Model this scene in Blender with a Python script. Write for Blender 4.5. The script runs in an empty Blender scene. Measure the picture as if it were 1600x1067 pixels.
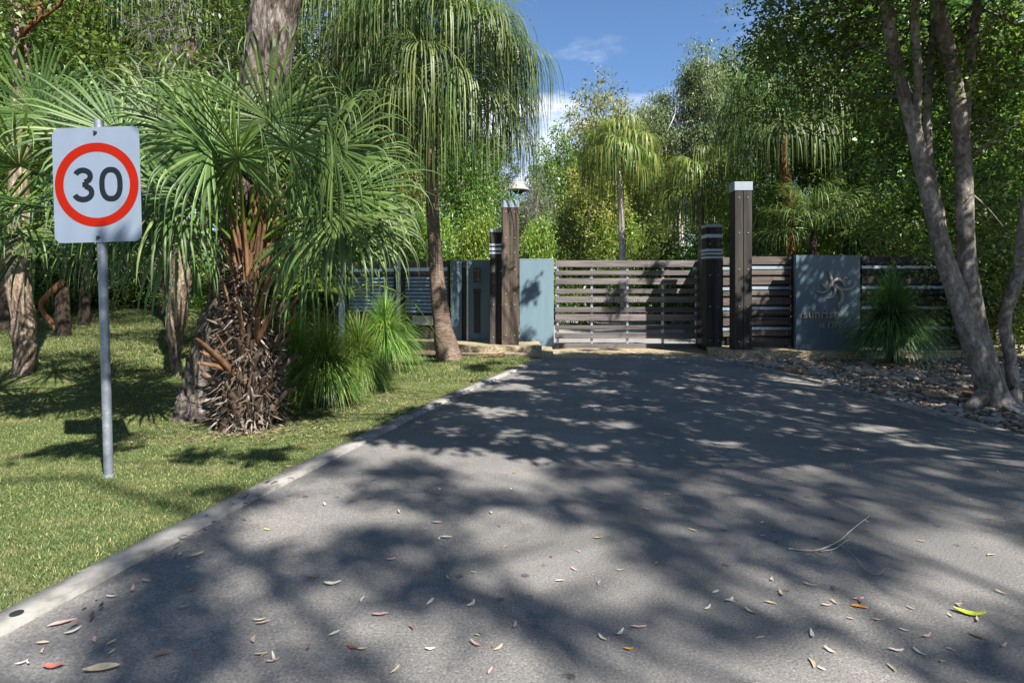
import bpy, bmesh, math
import numpy as np
from mathutils import Vector, noise

sc = bpy.context.scene
C = sc.collection
RNG = np.random.default_rng(7)

# ------------------------------------------------------------------ camera
EYE = 1.35
F = 900.0        # focal length in photo pixels (photo 1600 x 1067)
HOR = 455.0      # horizon row in the photo
cd = bpy.data.cameras.new('camera')
cam = bpy.data.objects.new('camera', cd)
C.objects.link(cam)
cam.location = (0, 0, EYE)
cam.rotation_euler = (math.pi / 2, 0, 0)
cd.sensor_width = 36
cd.lens = 36 * F / 1600
cd.shift_y = -(533.5 - HOR) / 1600
cd.clip_end = 2000
cd.clip_start = 0.05
sc.camera = cam

# ------------------------------------------------------------------ light
SUNV = Vector((0.73, -1.0, 1.33)).normalized()
w = bpy.data.worlds.new('World')
sc.world = w
w.use_nodes = True
nt = w.node_tree
nt.nodes.clear()
N = nt.nodes.new
out = N('ShaderNodeOutputWorld')
bg = N('ShaderNodeBackground')
bg.inputs['Strength'].default_value = 0.058
sky = N('ShaderNodeTexSky')
sky.sky_type = 'NISHITA'
sky.sun_disc = False
sky.sun_elevation = math.asin(SUNV.z)
sky.sun_rotation = math.atan2(SUNV.x, SUNV.y)
sky.air_density = 1.0
sky.dust_density = 0.15
sky.ozone_density = 2.0
tc = N('ShaderNodeTexCoord')
mp = N('ShaderNodeMapping')
mp.inputs['Scale'].default_value = (1.6, 1.6, 5.5)
mp.inputs['Location'].default_value = (0.35, 0.1, 0.62)
ns = N('ShaderNodeTexNoise')
ns.inputs['Scale'].default_value = 2.3
ns.inputs['Detail'].default_value = 9
ns.inputs['Roughness'].default_value = 0.55
cr = N('ShaderNodeValToRGB')
cr.color_ramp.elements[0].position = 0.46
cr.color_ramp.elements[1].position = 0.62
sep = N('ShaderNodeSeparateXYZ')
mr = N('ShaderNodeMapRange')
mr.inputs['From Min'].default_value = 0.30
mr.inputs['From Max'].default_value = 0.42
mr.inputs['To Min'].default_value = 1.0
mr.inputs['To Max'].default_value = 0.0
mul = N('ShaderNodeMath')
mul.operation = 'MULTIPLY'
mix = N('ShaderNodeMixRGB')
mix.inputs['Color2'].default_value = (9.0, 9.3, 9.8, 1)
nt.links.new(tc.outputs['Generated'], mp.inputs['Vector'])
nt.links.new(mp.outputs['Vector'], ns.inputs['Vector'])
nt.links.new(ns.outputs['Fac'], cr.inputs['Fac'])
nt.links.new(tc.outputs['Generated'], sep.inputs['Vector'])
nt.links.new(sep.outputs['Z'], mr.inputs['Value'])
nt.links.new(cr.outputs['Color'], mul.inputs[0])
nt.links.new(mr.outputs['Result'], mul.inputs[1])
last = mul.outputs['Value']
cr2 = N('ShaderNodeValToRGB')
cr2.color_ramp.elements[0].position = 0.38
cr2.color_ramp.elements[1].position = 0.60
nt.links.new(ns.outputs['Fac'], cr2.inputs['Fac'])
for cdir, cs in (((0.17, 1, 0.285), (7.0, 0, 20.0)), ((0.06, 1, 0.255), (14.0, 0, 22.0)), ((0.27, 1, 0.33), (9.0, 0, 24.0))):
    cv = Vector(cdir).normalized()
    sb_ = N('ShaderNodeVectorMath'); sb_.operation = 'SUBTRACT'; sb_.inputs[1].default_value = cv
    ml_ = N('ShaderNodeVectorMath'); ml_.operation = 'MULTIPLY'; ml_.inputs[1].default_value = (cs[0], 1.0, cs[2])
    ln_ = N('ShaderNodeVectorMath'); ln_.operation = 'LENGTH'
    m2_ = N('ShaderNodeMapRange'); m2_.inputs['From Min'].default_value = 0.25; m2_.inputs['From Max'].default_value = 1.1
    m2_.inputs['To Min'].default_value = 1.0; m2_.inputs['To Max'].default_value = 0.0
    mm_ = N('ShaderNodeMath'); mm_.operation = 'MULTIPLY'
    mx_ = N('ShaderNodeMath'); mx_.operation = 'MAXIMUM'
    nt.links.new(tc.outputs['Generated'], sb_.inputs[0]); nt.links.new(sb_.outputs[0], ml_.inputs[0]); nt.links.new(ml_.outputs[0], ln_.inputs[0])
    nt.links.new(ln_.outputs['Value'], m2_.inputs['Value']); nt.links.new(m2_.outputs['Result'], mm_.inputs[0]); nt.links.new(cr2.outputs['Color'], mm_.inputs[1])
    nt.links.new(mm_.outputs[0], mx_.inputs[0]); nt.links.new(last, mx_.inputs[1]); last = mx_.outputs[0]
nt.links.new(last, mix.inputs['Fac'])
tint = N('ShaderNodeMixRGB')
tint.blend_type = 'MULTIPLY'
tint.inputs['Fac'].default_value = 1.0
tint.inputs['Color2'].default_value = (0.80, 0.96, 1.12, 1)
nt.links.new(sky.outputs['Color'], tint.inputs['Color1'])
nt.links.new(tint.outputs['Color'], mix.inputs['Color1'])
nt.links.new(mix.outputs['Color'], bg.inputs['Color'])
nt.links.new(bg.outputs['Background'], out.inputs['Surface'])

sd = bpy.data.lights.new('sun', 'SUN')
sd.energy = 5.0
sd.angle = math.radians(0.53)
sd.color = (1.0, 0.955, 0.88)
sun = bpy.data.objects.new('sun', sd)
C.objects.link(sun)
sun.rotation_euler = SUNV.to_track_quat('Z', 'Y').to_euler()
sun.location = (20, -25, 40)

vs = sc.view_settings
vs.view_transform = 'Standard'
vs.look = 'None'
vs.exposure = 1.45
vs.gamma = 1.0
vs.use_curve_mapping = False
sc.cycles.max_bounces = 6
sc.cycles.diffuse_bounces = 3
sc.cycles.glossy_bounces = 2
sc.cycles.transmission_bounces = 4
sc.cycles.caustics_reflective = False
sc.cycles.caustics_refractive = False

# ------------------------------------------------------------------ helpers
def smooth(a, b, x):
    t = np.clip((np.asarray(x, float) - a) / (b - a), 0, 1)
    return t * t * (3 - 2 * t)

def terr(x, y):
    x = np.asarray(x, float); y = np.asarray(y, float)
    L = smooth(-3.2, -7.5, x)
    return L * np.clip(y - 7.0, 0, 18) * 0.085 + smooth(6.5, 12, x) * np.clip(y - 9, 0, 15) * 0.03

def ground_hit(px, py):
    a = (px - 800) / F; b = (HOR - py) / F
    y = 1.0
    while y < 80:
        if EYE + b * y <= float(terr(a * y, y)): break
        y += 0.01
    return Vector((a * y, y, float(terr(a * y, y))))

def at(px, py, Y):
    return Vector(((px - 800) / F * Y, Y, EYE + (HOR - py) / F * Y))

class MB:
    def __init__(s): s.v = []; s.f = []; s.m = []; s.n = 0
    def add(s, v, f, mi=0):
        v = np.asarray(v, float).reshape(-1, 3)
        f = np.asarray(f, np.int64)
        s.v.append(v); s.f.append(f + s.n); s.m.append(np.full(len(f), mi)); s.n += len(v)
        return s
    def mesh(s, name, smooth_=False):
        me = bpy.data.meshes.new(name)
        v = np.concatenate(s.v)
        me.vertices.add(len(v)); me.vertices.foreach_set('co', v.ravel())
        li = np.concatenate([f.ravel() for f in s.f])
        lt = np.concatenate([np.full(len(f), f.shape[1]) for f in s.f])
        me.loops.add(len(li)); me.loops.foreach_set('vertex_index', li.astype(np.int32))
        me.polygons.add(len(lt))
        ls = np.concatenate([[0], np.cumsum(lt)[:-1]])
        me.polygons.foreach_set('loop_start', ls.astype(np.int32))
        me.polygons.foreach_set('material_index', np.concatenate(s.m).astype(np.int32))
        if smooth_: me.polygons.foreach_set('use_smooth', np.ones(len(lt), bool))
        me.update(calc_edges=True)
        return me

def link(name, me, mats, parent=None, loc=None, rot=None, scale=None):
    if not isinstance(mats, (list, tuple)): mats = [mats]
    if len(me.materials) == 0:
        for m in mats: me.materials.append(m)
    o = bpy.data.objects.new(name, me)
    C.objects.link(o)
    if parent is not None: o.parent = parent
    if loc is not None: o.location = loc
    if rot is not None: o.rotation_euler = rot
    if scale is not None: o.scale = scale
    return o

def tag(o, label=None, cat=None, group=None, kind=None):
    if label: o['label'] = label
    if cat: o['category'] = cat
    if group: o['group'] = group
    if kind: o['kind'] = kind
    return o

def empty(name, loc, label, cat, group=None, rz=0):
    o = bpy.data.objects.new(name, None)
    C.objects.link(o); o.location = loc; o.rotation_euler = (0, 0, rz)
    o.empty_display_size = 0.1
    return tag(o, label, cat, group)

BOXF = np.array([[0, 3, 2, 1], [4, 5, 6, 7], [0, 1, 5, 4], [1, 2, 6, 5], [2, 3, 7, 6], [3, 0, 4, 7]])
def boxv(x0, x1, y0, y1, z0, z1):
    return np.array([[x0, y0, z0], [x1, y0, z0], [x1, y1, z0], [x0, y1, z0], [x0, y0, z1], [x1, y0, z1], [x1, y1, z1], [x0, y1, z1]])
BC = {}
def bevmesh(w_, d_, h_, b=0.006):
    """a box with softened edges, origin at its centre; cached by size"""
    k = (round(w_, 3), round(d_, 3), round(h_, 3), b)
    bm = bmesh.new()
    bmesh.ops.create_cube(bm, size=1)
    for v in bm.verts: v.co = (v.co.x * w_, v.co.y * d_, v.co.z * h_)
    bmesh.ops.bevel(bm, geom=bm.edges[:], offset=min(b, w_ / 3, d_ / 3, h_ / 3), segments=1, affect='EDGES')
    me = bpy.data.meshes.new('piece')
    bm.to_mesh(me); bm.free()
    return me
def block(name, x0, x1, y0, y1, z0, z1, mat, parent=None, b=0.006, rot=None):
    me = bevmesh(x1 - x0, y1 - y0, z1 - z0, b)
    return link(name, me, mat, parent, ((x0 + x1) / 2, (y0 + y1) / 2, (z0 + z1) / 2), rot)

def tube(path, radii, sides=8, mb=None, mi=0, bump=None, cap=True):
    p = np.asarray(path, float); n = len(p)
    r = np.broadcast_to(np.asarray(radii, float), (n,))
    t = np.gradient(p, axis=0); t /= np.linalg.norm(t, axis=1)[:, None] + 1e-9
    u = np.cross(t[0], [0.31, 0.95, 0.05]); u /= np.linalg.norm(u)
    us = [u]
    for i in range(1, n):
        u = u - t[i] * np.dot(u, t[i]); u /= np.linalg.norm(u) + 1e-9
        us.append(u)
    us = np.array(us); vs_ = np.cross(t, us)
    a = np.linspace(0, 2 * math.pi, sides, endpoint=False)
    rr = np.repeat(r[:, None], sides, 1)
    if bump is not None: rr = rr * bump(n, a)
    v = p[:, None, :] + rr[..., None] * (np.cos(a)[None, :, None] * us[:, None, :] + np.sin(a)[None, :, None] * vs_[:, None, :])
    idx = np.arange(n * sides).reshape(n, sides)
    q = np.stack([idx[:-1], np.roll(idx, -1, 1)[:-1], np.roll(idx, -1, 1)[1:], idx[1:]], -1).reshape(-1, 4)
    if mb is None: mb = MB()
    mb.add(v.reshape(-1, 3), q, mi)
    if cap:
        c = v[-1]
        mb.add(np.concatenate([c, c.mean(0)[None]]), [[i, (i + 1) % sides, sides] for i in range(sides)], mi)
    return mb

def spline(pts, n):
    """Catmull-Rom through pts (any dimension), n samples"""
    p = np.asarray([list(q) for q in pts], float)
    p = np.vstack([2 * p[0] - p[1], p, 2 * p[-1] - p[-2]])
    m = len(p) - 3
    res = []
    for t in np.linspace(0, m - 1e-6, n):
        i = int(t); f = t - i
        a, b, c, d = p[i:i + 4]
        res.append(0.5 * ((2 * b) + (-a + c) * f + (2 * a - 5 * b + 4 * c - d) * f * f + (-a + 3 * b - 3 * c + d) * f ** 3))
    return np.array(res)

def unit(a): return a / (np.linalg.norm(a, axis=-1, keepdims=True) + 1e-9)

# ------------------------------------------------------------------ materials
def mat_base(name):
    m = bpy.data.materials.new(name); m.use_nodes = True
    t = m.node_tree
    return m, t, t.nodes['Principled BSDF'], t.nodes['Material Output']

def ramp(t, cols):
    r = t.nodes.new('ShaderNodeValToRGB')
    e = r.color_ramp.elements
    while len(e) < len(cols): e.new(0.5)
    for i, (p, c) in enumerate(cols):
        e[i].position = p; e[i].color = (*c, 1)
    return r

def noise_mat(name, cols, scale=5, stretch=(1, 1, 1), detail=8, rough=0.8, bump=0.3, bscale=None, spec=0.3, rscatter=0.6, coord='Object', bdist=0.02, metal=0.0):
    m, t, b, o = mat_base(name)
    tc = t.nodes.new('ShaderNodeTexCoord'); mp = t.nodes.new('ShaderNodeMapping')
    mp.inputs['Scale'].default_value = stretch
    n = t.nodes.new('ShaderNodeTexNoise'); n.inputs['Scale'].default_value = scale; n.inputs['Detail'].default_value = detail; n.inputs['Roughness'].default_value = rscatter
    r = ramp(t, cols)
    t.links.new(tc.outputs[coord], mp.inputs['Vector']); t.links.new(mp.outputs['Vector'], n.inputs['Vector'])
    t.links.new(n.outputs['Fac'], r.inputs['Fac']); t.links.new(r.outputs['Color'], b.inputs['Base Color'])
    b.inputs['Roughness'].default_value = rough
    b.inputs['Specular IOR Level'].default_value = spec
    b.inputs['Metallic'].default_value = metal
    if bump:
        n2 = t.nodes.new('ShaderNodeTexNoise'); n2.inputs['Scale'].default_value = bscale or scale * 3; n2.inputs['Detail'].default_value = 6
        bp = t.nodes.new('ShaderNodeBump'); bp.inputs['Strength'].default_value = bump; bp.inputs['Distance'].default_value = bdist
        t.links.new(mp.outputs['Vector'], n2.inputs['Vector']); t.links.new(n2.outputs['Fac'], bp.inputs['Height']); t.links.new(bp.outputs['Normal'], b.inputs['Normal'])
    return m

def leaf_mat(name, cols, rough=0.42, trans=0.35, spec=0.4, tint=(1.25, 1.25, 0.6), gain=1.0):
    """foliage: each leaf takes its own tone; thin leaves let light through"""
    m, t, b, o = mat_base(name)
    g = t.nodes.new('ShaderNodeNewGeometry')
    r = ramp(t, [(p_, tuple(min(0.6, ch * gain * 0.88) for ch in c_)) for p_, c_ in cols])
    oi = t.nodes.new('ShaderNodeObjectInfo')
    hs = t.nodes.new('ShaderNodeHueSaturation'); hs.inputs['Saturation'].default_value = 0.90
    mr_ = t.nodes.new('ShaderNodeMapRange'); mr_.inputs['To Min'].default_value = 0.485; mr_.inputs['To Max'].default_value = 0.515
    mv = t.nodes.new('ShaderNodeMapRange'); mv.inputs['To Min'].default_value = 0.82; mv.inputs['To Max'].default_value = 1.2
    t.links.new(oi.outputs['Random'], mr_.inputs['Value']); t.links.new(oi.outputs['Random'], mv.inputs['Value'])
    t.links.new(mr_.outputs['Result'], hs.inputs['Hue']); t.links.new(mv.outputs['Result'], hs.inputs['Value'])
    t.links.new(g.outputs['Random Per Island'], r.inputs['Fac'])
    t.links.new(r.outputs['Color'], hs.inputs['Color'])
    t.links.new(hs.outputs['Color'], b.inputs['Base Color'])
    b.inputs['Roughness'].default_value = rough; b.inputs['Specular IOR Level'].default_value = spec
    tr = t.nodes.new('ShaderNodeBsdfTranslucent')
    mc = t.nodes.new('ShaderNodeMixRGB'); mc.blend_type = 'MULTIPLY'; mc.inputs['Fac'].default_value = 1; mc.inputs['Color2'].default_value = (*tint, 1)
    t.links.new(hs.outputs['Color'], mc.inputs['Color1']); t.links.new(mc.outputs['Color'], tr.inputs['Color'])
    mx = t.nodes.new('ShaderNodeMixShader'); mx.inputs['Fac'].default_value = trans
    t.links.new(b.outputs['BSDF'], mx.inputs[1]); t.links.new(tr.outputs['BSDF'], mx.inputs[2]); t.links.new(mx.outputs['Shader'], o.inputs['Surface'])
    return m

def plain(name, col, rough=0.6, metal=0.0, spec=0.4, var=0.12, scale=6, bump=0.05):
    c = np.array(col)
    return noise_mat(name, [(0.3, tuple(c * (1 - var))), (0.7, tuple(c * (1 + var)))], scale=scale, rough=rough, bump=bump, spec=spec, metal=metal)

def asphalt_mat():
    m, t, b, o = mat_base('asphalt')
    tc = t.nodes.new('ShaderNodeTexCoord')
    n = t.nodes.new('ShaderNodeTexNoise'); n.inputs['Scale'].default_value = 95; n.inputs['Detail'].default_value = 4; n.inputs['Roughness'].default_value = 0.7
    r = ramp(t, [(0.28, (0.066, 0.064, 0.061)), (0.45, (0.145, 0.139, 0.133)), (0.60, (0.20, 0.191, 0.183)), (0.76, (0.40, 0.38, 0.36))])
    n2 = t.nodes.new('ShaderNodeTexNoise'); n2.inputs['Scale'].default_value = 1.1; n2.inputs['Detail'].default_value = 6
    r2 = ramp(t, [(0.32, (0.74, 0.75, 0.77)), (0.68, (1.18, 1.15, 1.11))])
    v = t.nodes.new('ShaderNodeTexVoronoi'); v.inputs['Scale'].default_value = 5.5; v.inputs['Randomness'].default_value = 1
    rv = ramp(t, [(0.07, (0.42, 0.42, 0.42)), (0.14, (1, 1, 1))])
    n3 = t.nodes.new('ShaderNodeTexNoise'); n3.inputs['Scale'].default_value = 0.7
    r3 = ramp(t, [(0.46, (1, 1, 1)), (0.56, (0, 0, 0))])
    mx = t.nodes.new('ShaderNodeMixRGB'); mx.blend_type = 'MULTIPLY'; mx.inputs['Fac'].default_value = 1
    mx2 = t.nodes.new('ShaderNodeMixRGB'); mx2.blend_type = 'MULTIPLY'
    li = t.links.new
    for k in (n, n2, v, n3): li(tc.outputs['Object'], k.inputs['Vector'])
    inv = t.nodes.new('ShaderNodeInvert')
    li(n.outputs['Fac'], r.inputs['Fac']); li(n2.outputs['Fac'], r2.inputs['Fac']); li(v.outputs['Distance'], rv.inputs['Fac']); li(n3.outputs['Fac'], r3.inputs['Fac'])
    li(r.outputs['Color'], mx.inputs['Color1']); li(r2.outputs['Color'], mx.inputs['Color2'])
    li(r3.outputs['Color'], inv.inputs['Color']); li(inv.outputs['Color'], mx2.inputs['Fac'])
    li(mx.outputs['Color'], mx2.inputs['Color1']); li(rv.outputs['Color'], mx2.inputs['Color2'])
    li(mx2.outputs['Color'], b.inputs['Base Color'])
    b.inputs['Roughness'].default_value = 0.75; b.inputs['Specular IOR Level'].default_value = 0.35
    bp = t.nodes.new('ShaderNodeBump'); bp.inputs['Strength'].default_value = 0.7; bp.inputs['Distance'].default_value = 0.006
    li(n.outputs['Fac'], bp.inputs['Height']); li(bp.outputs['Normal'], b.inputs['Normal'])
    return m

def wood_mat(name, dark, light, axis, rough=0.7):
    st = [14, 14, 14]; st[axis] = 0.8
    m, t, b, o = mat_base(name)
    tc = t.nodes.new('ShaderNodeTexCoord'); mp = t.nodes.new('ShaderNodeMapping'); mp.inputs['Scale'].default_value = st
    oi = t.nodes.new('ShaderNodeObjectInfo'); ad = t.nodes.new('ShaderNodeVectorMath'); ad.operation = 'ADD'
    sc_ = t.nodes.new('ShaderNodeVectorMath'); sc_.operation = 'SCALE'; sc_.inputs['Scale'].default_value = 1
    cb = t.nodes.new('ShaderNodeCombineXYZ'); mm = t.nodes.new('ShaderNodeMath'); mm.operation = 'MULTIPLY'; mm.inputs[1].default_value = 60
    li = t.links.new
    li(oi.outputs['Random'], mm.inputs[0])
    for k in 'XYZ': li(mm.outputs[0], cb.inputs[k])
    li(tc.outputs['Object'], mp.inputs['Vector']); li(mp.outputs['Vector'], ad.inputs[0]); li(cb.outputs[0], ad.inputs[1])
    n = t.nodes.new('ShaderNodeTexNoise'); n.inputs['Scale'].default_value = 1.0; n.inputs['Detail'].default_value = 8; n.inputs['Roughness'].default_value = 0.65
    li(ad.outputs[0], n.inputs['Vector'])
    r = ramp(t, [(0.32, dark), (0.68, light)])
    hs = t.nodes.new('ShaderNodeHueSaturation'); mv = t.nodes.new('ShaderNodeMapRange'); mv.inputs['To Min'].default_value = 0.78; mv.inputs['To Max'].default_value = 1.25
    li(oi.outputs['Random'], mv.inputs['Value']); li(mv.outputs['Result'], hs.inputs['Value'])
    li(n.outputs['Fac'], r.inputs['Fac']); li(r.outputs['Color'], hs.inputs['Color']); li(hs.outputs['Color'], b.inputs['Base Color'])
    b.inputs['Roughness'].default_value = rough; b.inputs['Specular IOR Level'].default_value = 0.3
    bp = t.nodes.new('ShaderNodeBump'); bp.inputs['Strength'].default_value = 0.5; bp.inputs['Distance'].default_value = 0.008
    li(n.outputs['Fac'], bp.inputs['Height']); li(bp.outputs['Normal'], b.inputs['Normal'])
    return m

def bark_mat(name, cols, vscale=(9, 9, 2.2), bump=0.9, dist=0.03, scale=1.6):
    m, t, b, o = mat_base(name)
    tc = t.nodes.new('ShaderNodeTexCoord'); mp = t.nodes.new('ShaderNodeMapping'); mp.inputs['Scale'].default_value = vscale
    n = t.nodes.new('ShaderNodeTexNoise'); n.inputs['Scale'].default_value = scale; n.inputs['Detail'].default_value = 9; n.inputs['Roughness'].default_value = 0.7; n.inputs['Distortion'].default_value = 0.6
    n2 = t.nodes.new('ShaderNodeTexNoise'); n2.inputs['Scale'].default_value = 1.4; n2.inputs['Detail'].default_value = 4
    r = ramp(t, cols); r2 = ramp(t, [(0.35, (0.7, 0.68, 0.66)), (0.65, (1.2, 1.2, 1.2))])
    mx = t.nodes.new('ShaderNodeMixRGB'); mx.blend_type = 'MULTIPLY'; mx.inputs['Fac'].default_value = 1
    li = t.links.new
    li(tc.outputs['Object'], mp.inputs['Vector']); li(mp.outputs['Vector'], n.inputs['Vector']); li(tc.outputs['Object'], n2.inputs['Vector'])
    li(n.outputs['Fac'], r.inputs['Fac']); li(n2.outputs['Fac'], r2.inputs['Fac'])
    li(r.outputs['Color'], mx.inputs['Color1']); li(r2.outputs['Color'], mx.inputs['Color2']); li(mx.outputs['Color'], b.inputs['Base Color'])
    b.inputs['Roughness'].default_value = 0.9; b.inputs['Specular IOR Level'].default_value = 0.15
    bp = t.nodes.new('ShaderNodeBump'); bp.inputs['Strength'].default_value = bump; bp.inputs['Distance'].default_value = dist
    li(n.outputs['Fac'], bp.inputs['Height']); li(bp.outputs['Normal'], b.inputs['Normal'])
    return m

M = {}
M['asphalt'] = asphalt_mat()
M['soil'] = noise_mat('leaf_litter_soil', [(0.3, (0.05, 0.035, 0.022)), (0.5, (0.11, 0.08, 0.05)), (0.7, (0.20, 0.15, 0.10))], scale=9, bump=0.8, rough=0.95)
M['turf'] = noise_mat('turf', [(0.30, (0.040, 0.068, 0.018)), (0.5, (0.085, 0.108, 0.033)), (0.68, (0.21, 0.185, 0.09))], scale=2.4, detail=12, bump=0.7, bscale=60, rough=0.95, spec=0.1, rscatter=0.7)
M['kerb'] = noise_mat('kerb_concrete', [(0.3, (0.12, 0.115, 0.105)), (0.5, (0.22, 0.21, 0.195)), (0.7, (0.30, 0.285, 0.26))], scale=7, bump=0.35, bscale=50, rough=0.9, spec=0.2, bdist=0.006)
M['aggregate'] = noise_mat('exposed_aggregate', [(0.35, (0.12, 0.095, 0.06)), (0.5, (0.27, 0.22, 0.14)), (0.65, (0.42, 0.36, 0.25))], scale=26, bump=0.6, bscale=60, rough=0.85, bdist=0.01)
M['drive'] = noise_mat('driveway_concrete', [(0.3, (0.17, 0.165, 0.16)), (0.7, (0.27, 0.265, 0.255))], scale=3, bump=0.1)
M['sleeper'] = wood_mat('dark_hardwood_sleeper', (0.022, 0.016, 0.013), (0.115, 0.082, 0.063), 2)
M['sleeper_dark'] = wood_mat('shade_darkened_sleeper', (0.009, 0.0085, 0.008), (0.052, 0.044, 0.039), 2)  # same sleeper timber, with the shade on it put into a darker colour
M['board'] = wood_mat('weathered_gate_board', (0.045, 0.038, 0.037), (0.165, 0.142, 0.138), 0)
M['board_brown'] = wood_mat('brown_fence_board', (0.035, 0.028, 0.024), (0.13, 0.105, 0.09), 0)
M['galv'] = noise_mat('galvanised_steel', [(0.35, (0.30, 0.33, 0.37)), (0.65, (0.46, 0.50, 0.54))], scale=30, bump=0.0, rough=0.42, metal=0.65, spec=0.5)
M['pipe'] = noise_mat('galvanised_pipe', [(0.3, (0.13, 0.15, 0.18)), (0.55, (0.24, 0.26, 0.30)), (0.75, (0.48, 0.5, 0.53))], scale=9, bump=0.1, rough=0.5, metal=0.55, spec=0.5)
M['zinc'] = plain('zinc_cap', (0.26, 0.31, 0.35), rough=0.45, metal=0.3, var=0.08)
M['band'] = plain('light_steel_band', (0.42, 0.46, 0.50), rough=0.4, metal=0.3, var=0.1)
M['pale'] = noise_mat('pale_blue_fibre_cement', [(0.3, (0.105, 0.165, 0.20)), (0.7, (0.135, 0.20, 0.235))], scale=3, stretch=(3, 3, 0.35), bump=0.05, rough=0.6, spec=0.3)
M['steel_blue'] = noise_mat('blue_grey_panel', [(0.3, (0.075, 0.115, 0.145)), (0.7, (0.10, 0.145, 0.175))], scale=3, stretch=(3, 3, 0.35), bump=0.05, rough=0.5, spec=0.4)
M['slat'] = noise_mat('steel_louvre', [(0.3, (0.26, 0.34, 0.40)), (0.7, (0.36, 0.44, 0.50))], scale=8, bump=0.0, rough=0.4, metal=0.4, spec=0.5)
M['black'] = plain('black_steel', (0.012, 0.013, 0.015), rough=0.5)
M['bolt'] = plain('bolt_zinc', (0.5, 0.5, 0.5), rough=0.35, metal=0.6, bump=0)
M['letter'] = plain('brushed_letter_metal', (0.27, 0.26, 0.24), rough=0.4, metal=0.15)
M['bronze'] = plain('cast_metal_relief', (0.30, 0.27, 0.23), rough=0.45, metal=0.2)
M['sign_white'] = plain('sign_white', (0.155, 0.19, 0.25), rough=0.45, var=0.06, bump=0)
M['sign_red'] = plain('sign_red', (0.235, 0.008, 0.002), rough=0.7, spec=0.08, var=0.04, bump=0)
M['sign_black'] = plain('sign_black', (0.008, 0.012, 0.016), rough=0.7, spec=0.08, var=0.1, bump=0)
M['dark_plastic'] = plain('dark_plastic', (0.02, 0.02, 0.022), rough=0.4)
M['tan_sign'] = plain('tan_notice', (0.33, 0.32, 0.28), rough=0.7)
M['lamp'] = plain('lamp_grey', (0.28, 0.27, 0.25), rough=0.5)
BK = {
 'gum': bark_mat('furrowed_gum_bark', [(0.36, (0.016, 0.012, 0.010)), (0.5, (0.10, 0.082, 0.070)), (0.68, (0.30, 0.265, 0.24))], (13, 13, 3.2), 1.0, 0.04),
 'grey': bark_mat('grey_brown_bark', [(0.32, (0.07, 0.060, 0.052)), (0.5, (0.18, 0.16, 0.14)), (0.68, (0.38, 0.35, 0.32))], (9, 9, 5), 0.9, 0.02),
 'paper': bark_mat('flaky_paperbark', [(0.34, (0.055, 0.038, 0.027)), (0.5, (0.21, 0.155, 0.115)), (0.66, (0.47, 0.385, 0.31))], (16, 16, 3.0), 1.0, 0.04),
 'palm': bark_mat('ringed_palm_bark', [(0.3, (0.065, 0.042, 0.030)), (0.5, (0.135, 0.098, 0.075)), (0.7, (0.27, 0.21, 0.17))], (5, 5, 22), 0.8, 0.02),
 'rust': bark_mat('rusty_brown_bark', [(0.3, (0.06, 0.028, 0.014)), (0.5, (0.18, 0.085, 0.045)), (0.7, (0.33, 0.17, 0.09))], (12, 12, 3), 0.9, 0.03),
 'dark': bark_mat('dark_bark', [(0.3, (0.018, 0.013, 0.010)), (0.5, (0.05, 0.037, 0.028)), (0.7, (0.11, 0.085, 0.066))], (12, 12, 3), 0.8, 0.03),
 'white': bark_mat('pale_smooth_bark', [(0.3, (0.20, 0.18, 0.16)), (0.5, (0.38, 0.35, 0.31)), (0.7, (0.55, 0.52, 0.47))], (4, 4, 2), 0.3, 0.01),
}
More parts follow.
